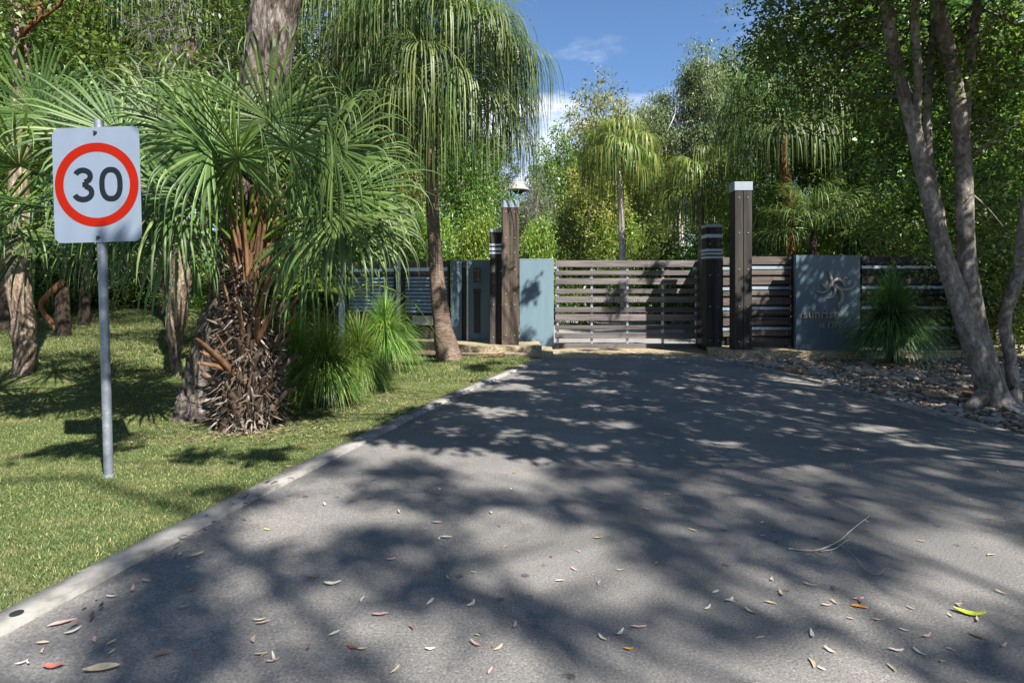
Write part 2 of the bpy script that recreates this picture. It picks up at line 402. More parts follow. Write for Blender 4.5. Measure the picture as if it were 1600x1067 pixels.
LM = {
 'broad': leaf_mat('broadleaf_mid', [(0.0, (0.022, 0.052, 0.010)), (0.5, (0.050, 0.105, 0.016)), (1.0, (0.10, 0.165, 0.028))], rough=0.38, trans=0.4, gain=2.1),
 'bright': leaf_mat('broadleaf_bright', [(0.0, (0.055, 0.115, 0.012)), (0.5, (0.11, 0.185, 0.018)), (1.0, (0.20, 0.26, 0.030))], rough=0.4, trans=0.42, gain=1.65),
 'dark': leaf_mat('broadleaf_dark', [(0.0, (0.020, 0.036, 0.008)), (0.5, (0.042, 0.071, 0.012)), (1.0, (0.088, 0.124, 0.020))], rough=0.33, trans=0.4, gain=2.7),
 'gum': leaf_mat('gum_leaf', [(0.0, (0.045, 0.070, 0.028)), (0.5, (0.090, 0.125, 0.048)), (1.0, (0.16, 0.185, 0.085))], rough=0.45, trans=0.3, gain=1.5),
 'olive': leaf_mat('olive_leaf', [(0.0, (0.055, 0.070, 0.016)), (0.5, (0.12, 0.135, 0.028)), (1.0, (0.24, 0.22, 0.045))], rough=0.5, trans=0.4, gain=1.85),
 'grey': leaf_mat('grey_twig', [(0.0, (0.07, 0.065, 0.06)), (0.5, (0.17, 0.16, 0.15)), (1.0, (0.33, 0.31, 0.29))], rough=0.7, trans=0.05),
 'fan': leaf_mat('fan_palm_leaf', [(0.0, (0.038, 0.085, 0.020)), (0.5, (0.080, 0.150, 0.028)), (0.88, (0.13, 0.225, 0.04)), (1.0, (0.20, 0.25, 0.07))], rough=0.42, trans=0.35, spec=0.35),
 'weep': leaf_mat('weeping_palm_leaf', [(0.0, (0.030, 0.066, 0.014)), (0.5, (0.068, 0.115, 0.025)), (1.0, (0.15, 0.20, 0.050))], rough=0.45, trans=0.35, spec=0.3, gain=1.35),
 'yellow': leaf_mat('yellow_green_palm_leaf', [(0.0, (0.065, 0.125, 0.014)), (0.5, (0.15, 0.23, 0.028)), (1.0, (0.32, 0.33, 0.07))], rough=0.42, trans=0.4),
 'needle': leaf_mat('grass_tree_needle', [(0.0, (0.028, 0.070, 0.012)), (0.5, (0.065, 0.135, 0.016)), (0.85, (0.14, 0.22, 0.025)), (1.0, (0.26, 0.24, 0.07))], rough=0.4, trans=0.35, gain=1.9),
 'needle_dark': leaf_mat('grass_tree_needle_dark', [(0.0, (0.015, 0.04, 0.012)), (0.5, (0.035, 0.078, 0.016)), (1.0, (0.075, 0.14, 0.02))], rough=0.4, trans=0.2, gain=1.7),
 'grass': leaf_mat('grass_blade', [(0.0, (0.045, 0.080, 0.022)), (0.6, (0.085, 0.125, 0.036)), (0.85, (0.15, 0.17, 0.058)), (1.0, (0.40, 0.34, 0.16))], rough=0.6, trans=0.3, spec=0.15, gain=1.3),
 'deadfan': leaf_mat('dry_frond', [(0.0, (0.12, 0.085, 0.05)), (1.0, (0.36, 0.27, 0.16))], rough=0.8, trans=0.1),
}
M['petiole'] = plain('green_petiole', (0.10, 0.15, 0.02), rough=0.4, var=0.3, scale=10)
M['boot_red'] = wood_mat('rust_red_leaf_base', (0.055, 0.027, 0.015), (0.235, 0.125, 0.065), 2)
M['boot_grey'] = wood_mat('grey_brown_leaf_base', (0.028, 0.018, 0.013), (0.19, 0.13, 0.092), 2)
M['fibre'] = leaf_mat('palm_fibre', [(0.0, (0.03, 0.02, 0.013)), (0.5, (0.11, 0.08, 0.055)), (1.0, (0.30, 0.25, 0.20))], rough=0.9, trans=0.05)

# ------------------------------------------------------------------ ground, road, kerbs
def grid_sheet(name, xs, ys, zfn, mat, mask=None):
    X, Y = np.meshgrid(xs, ys, indexing='ij')
    Z = zfn(X, Y)
    idx = np.arange(X.size).reshape(X.shape)
    q = np.stack([idx[:-1, :-1], idx[1:, :-1], idx[1:, 1:], idx[:-1, 1:]], -1).reshape(-1, 4)
    mb = MB().add(np.stack([X, Y, Z], -1), q)
    return tag(link(name, mb.mesh(name, True), mat), kind='structure')

gx = np.concatenate([-np.geomspace(600, 17, 12), np.arange(-16, 16.1, 0.5), np.geomspace(17, 600, 12)])
gy = np.concatenate([-np.geomspace(300, 9, 8), np.arange(-8, 30.1, 0.5), np.geomspace(31, 900, 14)])
grid_sheet('ground', gx, gy, lambda X, Y: terr(X, Y) - 0.012, M['soil'])

KL = spline([(-3.9, -6), (-2.62, -0.5), (-1.989, 2.238), (-1.776, 3.197), (-1.141, 5.704), (-0.78, 7.02), (-0.25, 8.7), (0.625, 11.3)], 60)
KR = spline([(5.2, -6), (4.85, 0), (4.6, 5.17), (4.526, 7.147), (4.4, 9.0), (4.1, 11.36)], 60)
def kl(y): return np.interp(y, KL[:, 1], KL[:, 0])
def kr(y): return np.interp(y, KR[:, 1], KR[:, 0])

# road sheet between the kerbs
ys = np.linspace(-6, 11.45, 60)
rv = []
for y in ys:
    a, b = kl(min(y, 11.3)) , kr(min(y, 11.36))
    rv += [(a, y, 0.006), (a * .5 + b * .5, y, 0.012), (b, y, 0.006)]
idx = np.arange(len(rv)).reshape(-1, 3)
q = np.concatenate([np.stack([idx[:-1, k], idx[:-1, k + 1], idx[1:, k + 1], idx[1:, k]], -1) for k in (0, 1)])
tag(link('road', MB().add(rv, q).mesh('road', True), M['asphalt']), kind='structure')

def ribbon(name, line, off, w_, z0, z1, mat, seg=None):
    """a concrete strip beside a line, built as separate poured lengths"""
    p = np.asarray(line); t = np.gradient(p, axis=0); t = unit(t); nrm = np.stack([t[:, 1], -t[:, 0]], -1)
    a = p + nrm * off; b = p + nrm * (off + w_)
    n = len(p)
    v = np.concatenate([np.c_[a, np.full(n, z0)], np.c_[b, np.full(n, z0)], np.c_[a, np.full(n, z1)], np.c_[b, np.full(n, z1)]])
    i = np.arange(n - 1)
    A, B, U, V = i, i + n, i + 2 * n, i + 3 * n
    q = np.concatenate([np.stack([U, V, V + 1, U + 1], -1), np.stack([A, U, U + 1, A + 1], -1), np.stack([B, B + 1, V + 1, V], -1)])
    q = np.concatenate([q, [[0, n, 3 * n, 2 * n], [n - 1, 3 * n - 1, 4 * n - 1, 2 * n + n - 1][::-1]]])
    return tag(link(name, MB().add(v, q).mesh(name), mat), kind='structure')
def kerb_run(line, off, w_, z1, step):
    kb = ribbon('kerb', line, off + 0.004, w_ - 0.008, -0.08, z1 - 0.010, M['kerb'])
    n_ = len(line)
    for a_ in range(0, n_ - 1, step):
        seg = line[a_:min(a_ + step + 1, n_)].copy()
        seg[-1] = seg[-1] + (seg[-2] - seg[-1]) * 0.025
        o_ = ribbon('kerb_block', seg, off, w_, -0.07, z1, M['kerb']); del o_['kind']; o_.parent = kb
    return kb
kerb_left = kerb_run(KL, -0.15, 0.15, 0.030, 7)
kerb_right = kerb_run(KR, 0.0, 0.12, 0.034, 7)
o = link('survey_mark', tube([(0, 0, 0), (0, 0, 0.004)], [0.024, 0.024], 20).mesh('survey_mark'), M['dark_plastic'], None, (-2.03, 2.36, 0.0302))
tag(o, 'small round dark marker disc set in the left kerb near the lower left corner', 'marker')
# apron in front of the gate
av = [(0.60, 11.36, 0.016), (4.12, 11.40, 0.016), (4.65, 13.9, 0.02), (0.9, 13.9, 0.02)]
tag(link('gate_apron', MB().add(av, [[0, 1, 2, 3]]).mesh('gate_apron'), M['aggregate']), kind='structure')
ribbon('kerb', np.array([(0.55, 11.42), (4.2, 11.42)]), -0.05, 0.13, -0.05, 0.024, M['kerb'])
# driveway behind the gate, bending right out of sight
dv = spline([(0.0, 13.9), (0.2, 18), (0.5, 23), (3.0, 27.5), (9.0, 30)], 24)
dw = spline([(5.2, 13.9), (5.4, 17), (6.0, 20), (8.0, 23), (11.0, 25)], 24)
v = np.concatenate([np.c_[dv, np.full(24, .010)], np.c_[dw, np.full(24, .010)]])
q = [[i, i + 24, i + 25, i + 1] for i in range(23)]
tag(link('driveway', MB().add(v, q).mesh('driveway'), M['drive']), kind='structure')

# lawn sheet
def lawn_right(y):
    return np.where(y < 11.3, kl(np.minimum(y, 11.3)) - 0.13, np.where(y < 12.0, 0.60 - (y - 11.3) * 0.2, -2.7 - (y - 12) * 0.45))
ly = np.concatenate([np.linspace(-4, 11.95, 46), np.linspace(12.05, 17.5, 16)])
lu = np.linspace(0, 1, 30) ** 1.0
LX = np.array([[(-15 * (1 - u) + lawn_right(y) * u) for u in lu] for y in ly])
LY = np.repeat(ly[:, None], len(lu), 1)
LZ = terr(LX, LY) + 0.012
idx = np.arange(LX.size).reshape(LX.shape)
q = np.stack([idx[:-1, :-1], idx[:-1, 1:], idx[1:, 1:], idx[1:, :-1]], -1).reshape(-1, 4)
tag(link('lawn', MB().add(np.stack([LX, LY, LZ], -1), q).mesh('lawn', True), M['turf']), kind='structure')

# grass blades
def blades(n, xfn, yr, h, wd, rng, power=1.0):
    y = yr[0] + (yr[1] - yr[0]) * rng.random(n) ** power
    x = xfn(y, rng)
    z = terr(x, y) + 0.01
    a = rng.random(n) * 2 * math.pi
    lean = rng.random(n) * 1.9
    hh = h * (0.5 + rng.random(n))
    d = np.stack([np.cos(a), np.sin(a), 0 * a], -1)
    s = np.stack([-np.sin(a), np.cos(a), 0 * a], -1)
    b = np.stack([x, y, z], -1)
    ww = wd * (0.7 + 0.6 * rng.random(n))[:, None] * (1 + y[:, None] * 0.06)
    tip = b + d * (hh * lean)[:, None]; tip[:, 2] += hh
    v = np.stack([b - s * ww, b + s * ww, tip], 1).reshape(-1, 3)
    return v, np.arange(3 * n).reshape(n, 3)
mb = MB()
def lx(y, r): 
    L = np.maximum(-15, -0.93 * y - 0.6)
    return L + (kl(np.minimum(y, 11.3)) - 0.155 + 0.04 * r.random(len(y)) - L) * r.random(len(y))
v, f = blades(260000, lx, (1.9, 8.5), 0.016, 0.0022, RNG, 1.25); mb.add(v, f)
def lx2(y, r):
    L = np.maximum(-14.5, -0.93 * y - 0.3)
    return L + (lawn_right(y) - 0.02 - L) * r.random(len(y))
v, f = blades(90000, lx2, (8.5, 17), 0.04, 0.0035, RNG, 1.2); mb.add(v, f)
t_ = LM['grass'].node_tree
tc_ = t_.nodes.new('ShaderNodeTexCoord'); n_ = t_.nodes.new('ShaderNodeTexNoise'); n_.inputs['Scale'].default_value = 1.3; n_.inputs['Detail'].default_value = 10; n_.inputs['Roughness'].default_value = 0.72
mp_ = t_.nodes.new('ShaderNodeMapping'); mp_.inputs['Scale'].default_value = (0.8, 2.0, 1)
r_ = ramp(t_, [(0.50, (0, 0, 0)), (0.66, (0.75, 0.75, 0.75))]); mx_ = t_.nodes.new('ShaderNodeMixRGB'); mx_.inputs['Color2'].default_value = (0.24, 0.215, 0.11, 1)
hs_ = [q_ for q_ in t_.nodes if q_.type == 'HUE_SAT'][0]
t_.links.new(tc_.outputs['Object'], mp_.inputs['Vector']); t_.links.new(mp_.outputs['Vector'], n_.inputs['Vector']); t_.links.new(n_.outputs['Fac'], r_.inputs['Fac']); t_.links.new(r_.outputs['Color'], mx_.inputs['Fac'])
for lk in list(hs_.outputs['Color'].links):
    dst = lk.to_socket; t_.links.remove(lk); t_.links.new(mx_.outputs['Color'], dst)
t_.links.new(hs_.outputs['Color'], mx_.inputs['Color1'])
tag(link('grass', mb.mesh('grass'), LM['grass']), 'short mown grass with straw coloured patches beside the driveway', 'grass', kind='stuff')

# ------------------------------------------------------------------ gate, posts, fences
TOPZ = 2.08
def bolts(pts, parent, r=0.017, y=None, name='bolt_heads'):
    mb = MB()
    for (x, yy, z) in pts:
        a = np.linspace(0, 2 * math.pi, 6, endpoint=False)
        v = np.concatenate([np.stack([x + r * np.cos(a), yy + 0 * a, z + r * np.sin(a)], -1), np.stack([x + r * .6 * np.cos(a), yy - 0.014 + 0 * a, z + r * .6 * np.sin(a)], -1)])
        mb.add(v, [[i, (i + 1) % 6, 6 + (i + 1) % 6, 6 + i] for i in range(6)]); mb.add(v[6:], [[0, 1, 2, 3, 4, 5]])
    o = link(name, mb.mesh(name), M['bolt'], parent); o['kind'] = 'stuff'
    return o

# --- the gate
GY = 13.5
gx0, gx1 = 0.99, 4.36
gate = empty('driveway_gate', (0, 0, 0), 'closed gate of horizontal weathered boards with gaps across the driveway', 'gate')
rows = [(407.2, 417.4), (422.8, 430), (435, 444.6), (451.3, 458.6), (463, 472.7), (479.8, 487.8), (491, 501.2), (508.3, 514.8), (520, 528.8), (536.5, 543.6)]
k = GY / F
bs = []
for (a, b) in rows:
    z1 = EYE + (HOR - a) * k; z0 = EYE + (HOR - b) * k
    bo = block('board', gx0 + 0.02, gx1 - 0.02, GY - 0.035, GY + 0.005, z0, z1, M['board'], gate, 0.004)
    bs.append((z0, z1, bo))
ux = [(p - 800) * k for p in (871.5, 924.7, 980.5, 1036, 1089)]
bp = []
for x in ux:
    block('upright', x - 0.028, x + 0.028, GY + 0.008, GY + 0.062, 0.05, EYE + (HOR - 408) * k, M['galv'], gate, 0.004)
    for (z0, z1, _) in bs:
        zc = (z0 + z1) / 2; h = (z1 - z0) * 0.28
        bp += [(x, GY - 0.035, zc + h), (x, GY - 0.035, zc - h)]
bolts(bp, gate, 0.009)
block('bottom_rail', gx0, gx1, GY + 0.066, GY + 0.12, 0.04, 0.11, M['galv'], gate)
block('top_latch', gx0 - 0.14, gx0 + 0.06, GY - 0.09, GY - 0.04, 1.86, 1.92, M['zinc'], gate)
block('end_frame', gx1 + 0.001, gx1 + 0.05, GY - 0.04, GY + 0.06, 0.03, 2.11, M['galv'], gate)
for x in (gx0 + 0.3, gx1 - 0.3):
    me = tube([(0, -0.02, 0), (0, 0.02, 0)], [0.045, 0.045], 14).mesh('wheel')
    link('wheel', me, M['black'], gate, (x, GY + 0.15, 0.07))

def text(name, s, size, mat, parent, loc, ext=0.004, spacing=1.0, off=0.0, align='LEFT', sx=1.0):
    cu = bpy.data.curves.new(name, 'FONT'); cu.body = s; cu.size = size; cu.extrude = ext; cu.space_character = spacing; cu.offset = off; cu.align_x = align
    to = bpy.data.objects.new(name, cu); C.objects.link(to)
    me = bpy.data.meshes.new_from_object(to.evaluated_get(bpy.context.evaluated_depsgraph_get()))
    bpy.data.objects.remove(to); me.materials.clear()
    return link(name, me, mat, parent, loc, (math.pi / 2, 0, 0), (sx, 1, 1))
z0, z1, bo = bs[4]
lx_ = (926 - 800) * k - bo.location.x
text('lettering', 'PRIVATE RESIDENTIAL ESTATE', 0.135, M['letter'], bo, (lx_, -0.022, (z0 + z1) / 2 - bo.location.z - 0.048), 0.003, 1.0, 0.0015, 'LEFT', 0.93)

def sleeper_post(label, X0, X1, Y0, depth, z0, z1, n, wood, bands=(), capz=0.0, boltz=(), cap_h=0.16, bandcap=None):
    p = empty('gate_post', ((X0 + X1) / 2, Y0 + depth / 2, z0), label, 'post')
    ox, oy, oz = p.location
    w_ = (X1 - X0) / n; hd = depth / 2
    for i in range(n):
        block('sleeper', X0 + w_ * i + 0.003 - ox, X0 + w_ * (i + 1) - 0.003 - ox, -hd, -0.002, 0, z1 - z0 - cap_h + 0.01 if cap_h else z1 - z0, wood, p, 0.008)
        block('sleeper', X0 + w_ * i + 0.003 - ox, X0 + w_ * (i + 1) - 0.003 - ox, 0.002, hd, 0, z1 - z0 - cap_h + 0.01 if cap_h else z1 - z0, wood, p, 0.008)
    if cap_h: block('cap', X0 - 0.008 - ox, X1 + 0.008 - ox, -hd - 0.01, hd + 0.01, z1 - z0 - cap_h, z1 - z0, M['zinc'], p, 0.006)
    for (a, b) in bands:
        block('band', X0 - 0.007 - ox, X1 + 0.007 - ox, -hd - 0.009, hd + 0.009, a - z0, b - z0, M['band'], p, 0.003)
    pts = []
    for z in boltz:
        for i in range(n): pts.append((X0 + w_ * (i + .5) - ox, -hd, z - z0))
    bolts(pts, p, 0.015)
    return p
# left: tall and short
def zz(py, Y): return EYE + (HOR - py) * Y / F
def xx(px, Y): return (px - 800) * Y / F
PL = 0.20
sleeper_post('tall brown twin timber post with grey cap, left of the gate beside the pale panel', xx(783.5, 12.3), xx(811, 12.3), 12.3, 0.30, PL, zz(313, 12.3), 2, M['sleeper'],
             boltz=[zz(y, 12.3) for y in (331, 372, 395, 421, 459, 476, 524)])
sleeper_post('short dark timber post with pale bands, left of the tall brown post', xx(765, 12.5), xx(789, 12.5), 12.5, 0.30, PL, zz(358, 12.5), 2, M['sleeper_dark'],
             bands=[(zz(384.2, 12.5), zz(381, 12.5)), (zz(391.5, 12.5), zz(387, 12.5)), (zz(397, 12.5), zz(394, 12.5))], boltz=[zz(y, 12.5) for y in (424, 476, 527)], cap_h=0.07)
# right: tall and short
PR = 0.17
sleeper_post('tallest dark timber post with grey cap, right of the gate', xx(1148, 11.6), xx(1175.5, 11.6), 11.6, 0.30, 0.02, zz(284, 11.6), 2, M['sleeper_dark'],
             boltz=[zz(y, 11.6) for y in (309, 364, 421, 479, 534)], cap_h=0.18)
sleeper_post('short dark banded timber post with capped top, between the gate and the tallest post', xx(1103.5, 12.3), xx(1128.5, 12.3), 12.3, 0.30, PR, zz(351, 12.3), 2, M['sleeper_dark'],
             bands=[(zz(371.5, 12.3), zz(366, 12.3)), (zz(393, 12.3), zz(389, 12.3)), (zz(398, 12.3), zz(395, 12.3)), (zz(404, 12.3), zz(400.5, 12.3))], boltz=[zz(y, 12.3) for y in (381, 430, 479, 532)], cap_h=0.06)

# plinths
def prism(name, pts, z0, z1, mat, parent=None):
    n = len(pts)
    v = [(x, y, z0) for x, y in pts] + [(x, y, z1) for x, y in pts]
    mb = MB().add(v, [[i, (i + 1) % n, n + (i + 1) % n, n + i] for i in range(n)])
    mb.add(v, [list(range(n, 2 * n))])
    me = mb.mesh(name)
    bm = bmesh.new(); bm.from_mesh(me); bmesh.ops.recalc_face_normals(bm, faces=bm.faces)
    bmesh.ops.bevel(bm, geom=[e for e in bm.edges if all(v.co.z > z1 - 1e-4 for v in e.verts)], offset=0.012, segments=1, affect='EDGES')
    bm.to_mesh(me); bm.free()
    return link(name, me, mat, parent)
pl = prism('stone_step', [(-1.28, 12.02), (0.62, 12.02), (0.62, 13.38), (0.2, 13.38), (0.2, 14.2), (-3.9, 15.3), (-3.9, 14.0), (-1.28, 13.0)], -0.05, PL, M['aggregate'])
tag(pl, 'tan exposed aggregate plinth step under the left posts and panels', 'step')
ps = prism('stone_step', [(-1.20, 11.78), (0.84, 11.72), (0.92, 13.30), (0.65, 13.30), (0.65, 12.0), (-1.20, 12.0)], -0.05, 0.075, M['aggregate'])
tag(ps, 'low lower step of tan aggregate in front of the left plinth', 'step')
pr_ = prism('stone_step', [(4.02, 11.75), (4.45, 11.36), (6.95, 11.2), (11.5, 11.9), (11.5, 12.6), (4.55, 13.6)], -0.06, PR, M['aggregate'])
tag(pr_, 'tan aggregate plinth along the right fence under the lettered panel', 'step')
block_o = prism('frond_sheath', [(-0.42, 11.9), (-0.40, 11.88), (0, 11.8), (0.0, 11.9)], 0.0, 0.05, M['boot_red']); 
bpy.data.objects.remove(block_o)

# pale panel left of gate
pp = empty('wall_panel', (xx(838, 13.4), 13.4, 0), 'pale blue smooth wall panel between the tall brown post and the gate', 'wall panel')
block('panel_face', xx(811.5, 13.4) - pp.location.x, xx(865, 13.4) - pp.location.x, -0.05, 0.05, 0.0, TOPZ, M['pale'], pp, 0.005)
block('edge_strip', xx(811.5, 13.4) - pp.location.x, xx(865, 13.4) - pp.location.x, -0.052, 0.052, TOPZ + 0.002, TOPZ + 0.017, M['zinc'], pp, 0.003)
# intercom panel
ip = empty('intercom_wall', (xx(749, 13.45), 13.45, PL), 'grey wall panel with a wooden box above a black slot, left of the banded post', 'wall panel')
ox = ip.location.x
block('panel_face', xx(732.5, 13.45) - ox, xx(782, 13.45) - ox, -0.02, 0.05, 0.03, TOPZ - PL, M['steel_blue'], ip, 0.005)
block('frame', xx(729.5, 13.45) - ox, xx(732, 13.45) - ox, -0.05, 0.05, 0.0, TOPZ - PL + .01, M['galv'], ip, 0.003)
ib = block('intercom_box', xx(740, 13.4) - ox, xx(750.5, 13.4) - ox, -0.10, -0.021, zz(441, 13.4) - PL, zz(418, 13.4) - PL, M['sleeper'], ip)
block('letter_slot', xx(740.5, 13.4) - ox, xx(750.5, 13.4) - ox, -0.045, -0.021, zz(520, 13.4) - PL, zz(457, 13.4) - PL, M['black'], ip)
block('slot_hood', xx(740, 13.4) - ox, xx(751, 13.4) - ox, -0.10, -0.021, zz(456.6, 13.4) - PL, zz(451, 13.4) - PL, M['sleeper'], ip)
bolts([(xx(px, 13.4) - ox, -0.10, zz(py, 13.4) - PL) for px in (742.5, 748) for py in (423, 437)], ip, 0.012)
# blue grey pillar
p = tag(block('pillar_and_recess', xx(704.5, 13.6), xx(722, 13.6), 13.55, 13.8, PL, TOPZ, M['steel_blue']), 'flat blue grey pillar between the louvre fence and the intercom panel', 'pillar')
p = tag(block('pillar_and_recess', xx(722.5, 13.6), xx(728, 13.6), 13.62, 13.85, PL, TOPZ, M['black']), 'dark recess made as a narrow black block between the blue grey pillar and the intercom panel', 'pillar')  # black block standing in for the shade inside a recess

# louvre fence, from x~-1.45,y 13.7 to -4.4,y 14.6
def louvre(label, pa, pb, xa, xb, ya, yb, notice=False):
    """xa..xb photo columns, ya / yb depth at the two ends"""
    A = Vector((xx(xa, ya), ya, 0)); B = Vector((xx(xb, yb), yb, 0))
    ang = math.atan2(B.y - A.y, B.x - A.x); L = (B - A).length
    f = empty('louvre_fence', (A.x, A.y, PL), label, 'fence', 'louvre fence sections left of the gate', ang)
    H = TOPZ - PL
    block('top_rail', 0, L, -0.03, 0.03, H - 0.15, H, M['board_brown'], f)
    block('rail', 0.0, L, -0.024, 0.024, H - 0.34, H - 0.25, M['board_brown'], f)
    block('bottom_rail', 0, L, -0.03, 0.03, 0.03, 0.20, M['board_brown'], f)
    block('rail', 0, L, -0.024, 0.024, 0.24, 0.30, M['sleeper_dark'], f)
    block('stile', 0.001, 0.05, -0.035, 0.035, -0.02, H + 0.002, M['sleeper_dark'], f)
    block('stile', L - 0.05, L - 0.001, -0.035, 0.035, -0.02, H + 0.002, M['sleeper_dark'], f)
    zt, zb = H - 0.36, 0.62
    n = 10
    for i in range(n):
        z = zt - (zt - zb) * (i + 0.5) / n
        me = bevmesh(L - 0.12, 0.085, 0.012, 0.003)
        link('slat', me, M['slat'], f, (L / 2, -0.0, z), (math.radians(52), 0, 0))
    block('header_strip', 0.055, L - 0.055, -0.012, 0.012, H - 0.25, H - 0.155, M['slat'], f)
    bk = block('back_board', 0.055, L - 0.055, 0.05, 0.07, 0.3, H - 0.3, M['black'], f)
    if notice:
        block('notice_plate', L * 0.22, L * 0.78, -0.05, -0.03, 0.33, 0.56, M['tan_sign'], f)
    return f
louvre('steel louvre fence section with a tan plate below its slats, behind the leaning palm trunk', 0, 0, 630, 703, 14.15, 13.75, True)
louvre('steel louvre fence section at the left end of the fence, behind the grass trees', 0, 0, 543, 619, 14.6, 14.25)
for (a, b, Y, lab) in ((531, 541, 14.55, 'flat steel post at the left end of the louvre fence'), (620.5, 627, 14.15, 'flat steel post between the two louvre fence sections')):
    tag(block('fence_post', xx(a, Y), xx(b, Y), Y - 0.12, Y - 0.06, 0.05, TOPZ + 0.03, M['galv']), lab, 'post')
tag(block('fence_post', xx(525.5, 14.6), xx(530.5, 14.6), 14.5, 14.6, 0.0, TOPZ, M['sleeper']), 'brown timber end post at the far left of the louvre fence', 'post')

# right slat fence
def slat_fence(label, X0, X1, Y, zb, parent_cat='fence', skew=0.0, mats=('board_brown', 'slat')):
    ang = skew
    f = empty('slat_fence', (X0, Y, zb), label, parent_cat, 'board fence sections right of the gate', ang)
    L = X1 - X0; H = TOPZ - zb
    z = H
    pts = []
    k_ = Y / F
    seq = [('b', 10.5), ('s', 4), ('b', 7.5), ('b', 12)]
    first = True
    i = 0
    seqn = [('b', 12)] + [('s', 4.5), ('b', 7.5), ('b', 12)] * 8
    for kd, hp in seqn:
        h = hp * k_; gap = (1.6 if kd == 's' else 3.0) * k_
        if z - h < 0.02: break
        if kd == 'b':
            block('board', 0, L, -0.03, 0.0, z - h, z, M[mats[0]], f, 0.004)
            for px in (0.12, L - 0.12): pts += [(px, -0.03, z - h * .3), (px, -0.03, z - h * .7)]
        else:
            block('steel_strip', 0, L, -0.012, 0.0, z - h, z, M['slat'], f, 0.002)
        z -= h + gap
    block('back_board', 0.0, L, 0.05, 0.07, 0.02, H - 0.02, M['black'], f)
    for px in (0.12, L - 0.12): block('upright', px - 0.03, px + 0.03, 0.002, 0.048, 0.0, H - 0.01, M['black'], f)
    bolts(pts, f, 0.010)
    return f
slat_fence('narrow board and steel strip fence section between the two dark posts', xx(1129, 12.5), xx(1160, 12.5), 12.5, PR)
slat_fence('board fence section with steel strips, between the tallest post and the lettered panel', xx(1165, 12.2), xx(1237, 12.2), 12.2, PR)
slat_fence('shaded board fence running right from the lettered panel behind the spiky plant', xx(1346, 12.0), xx(1545, 12.0), 12.0, 0.0, mats=('sleeper_dark', 'slat'))
tag(block('fence_post', xx(1237.5, 12.1), xx(1242, 12.1), 12.0, 12.14, PR, TOPZ, M['black']), 'thin black post at the left edge of the lettered panel', 'post')
tag(block('fence_post', xx(1092.5, 13.3), xx(1099, 13.3), 12.65, 13.42, PR - 0.16, TOPZ + 0.04, M['black']), 'slim black return post where the gate meets the banded post', 'post')

# lettered panel
SY = 11.75
spn = empty('estate_sign_wall', (xx(1292, SY), SY, PR), 'blue grey panel with raised creature emblem and metal lettering, right of the gate', 'sign')
ox = spn.location.x
block('panel_face', xx(1242, SY) - ox, xx(1342, SY) - ox, -0.05, 0.05, 0.0, TOPZ - PR, M['steel_blue'], spn, 0.006)
def sgn(px, py, dy=-0.05): return (xx(px, SY) - ox, dy, zz(py, SY) - PR)
text('lettering', 'sunrise', 0.26, M['bronze'], spn, sgn(1252, 496.5, -0.075), 0.012, 1.02, 0.004, 'LEFT', 0.95)
text('lettering', 'at 1770', 0.16, M['bronze'], spn, sgn(1277, 512, -0.072), 0.009, 1.0, 0.002, 'LEFT', 0.95)
mb = MB()
strokes = [([(1293, 424), (1295, 434), (1297, 441), (1293, 449), (1287, 456), (1279, 457), (1273, 455)], [3, 6, 6, 5, 4, 4, 2]),
           ([(1281, 443), (1286, 449), (1291, 452)], [2, 4, 3]),
           ([(1297, 440), (1304, 437), (1312, 440), (1316, 447)], [5, 7, 6, 4]),
           ([(1300, 446), (1308, 452), (1316, 453), (1326, 451), (1334, 444)], [6, 6, 4, 4, 1.5]),
           ([(1308, 452), (1313, 461), (1312, 470), (1308, 476), (1308, 482)], [6, 5, 5, 5, 2]),
           ([(1300, 447), (1302, 456), (1298, 464), (1290, 466)], [5, 5, 3, 2]),
           ([(1312, 438), (1318, 434), (1322, 436)], [3, 3, 1])]
for pts, wd in strokes:
    P = spline([sgn(a, b, -0.062) for a, b in pts], 14)
    Wd = np.interp(np.linspace(0, 1, 14), np.linspace(0, 1, len(wd)), wd) * 0.5 * SY / F
    tube(P, Wd, 8, mb)
link('emblem', mb.mesh('emblem', True), M['bronze'], spn)

# ------------------------------------------------------------------ speed sign
SYD = 4.147
base = Vector((xx(170, SYD), SYD, 0))
sg = empty('speed_sign', base, 'rounded white speed sign with a red ring on a grey metal pole', 'sign')
sg.rotation_euler = (0, math.radians(-1.6), 0)
link('pole', tube([(0, 0, -0.1), (0, 0, 2.58)], [0.030, 0.030], 20).mesh('pole', True), M['pipe'], sg)
link('foot_collar', tube([(0, 0, 0.0), (0, 0, 0.035)], [0.036, 0.036], 20).mesh('foot_collar', True), M['galv'], sg)
def rrect(w_, h_, r, n=7):
    pts = []
    for cx, cy, a0 in ((w_ / 2 - r, h_ / 2 - r, 0), (-w_ / 2 + r, h_ / 2 - r, 90), (-w_ / 2 + r, -h_ / 2 + r, 180), (w_ / 2 - r, -h_ / 2 + r, 270)):
        for i in range(n + 1):
            a = math.radians(a0 + 90 * i / n); pts.append((cx + r * math.cos(a), cy + r * math.sin(a)))
    return pts
SWd, SHt = 0.622, 0.82
pts = rrect(SWd, SHt, 0.055)
n = len(pts)
v = [(x, -0.0015, z) for x, z in pts] + [(x, 0.0015, z) for x, z in pts]
mb = MB().add(v, [list(range(n))]).add(v, [list(range(2 * n - 1, n - 1, -1))]).add(v, [[i, n + i, n + (i + 1) % n, (i + 1) % n] for i in range(n)])
zc = 2.52 - SHt / 2
plate = link('sign_plate', mb.mesh('sign_plate'), M['sign_white'], sg, (0.0, -0.036, zc))
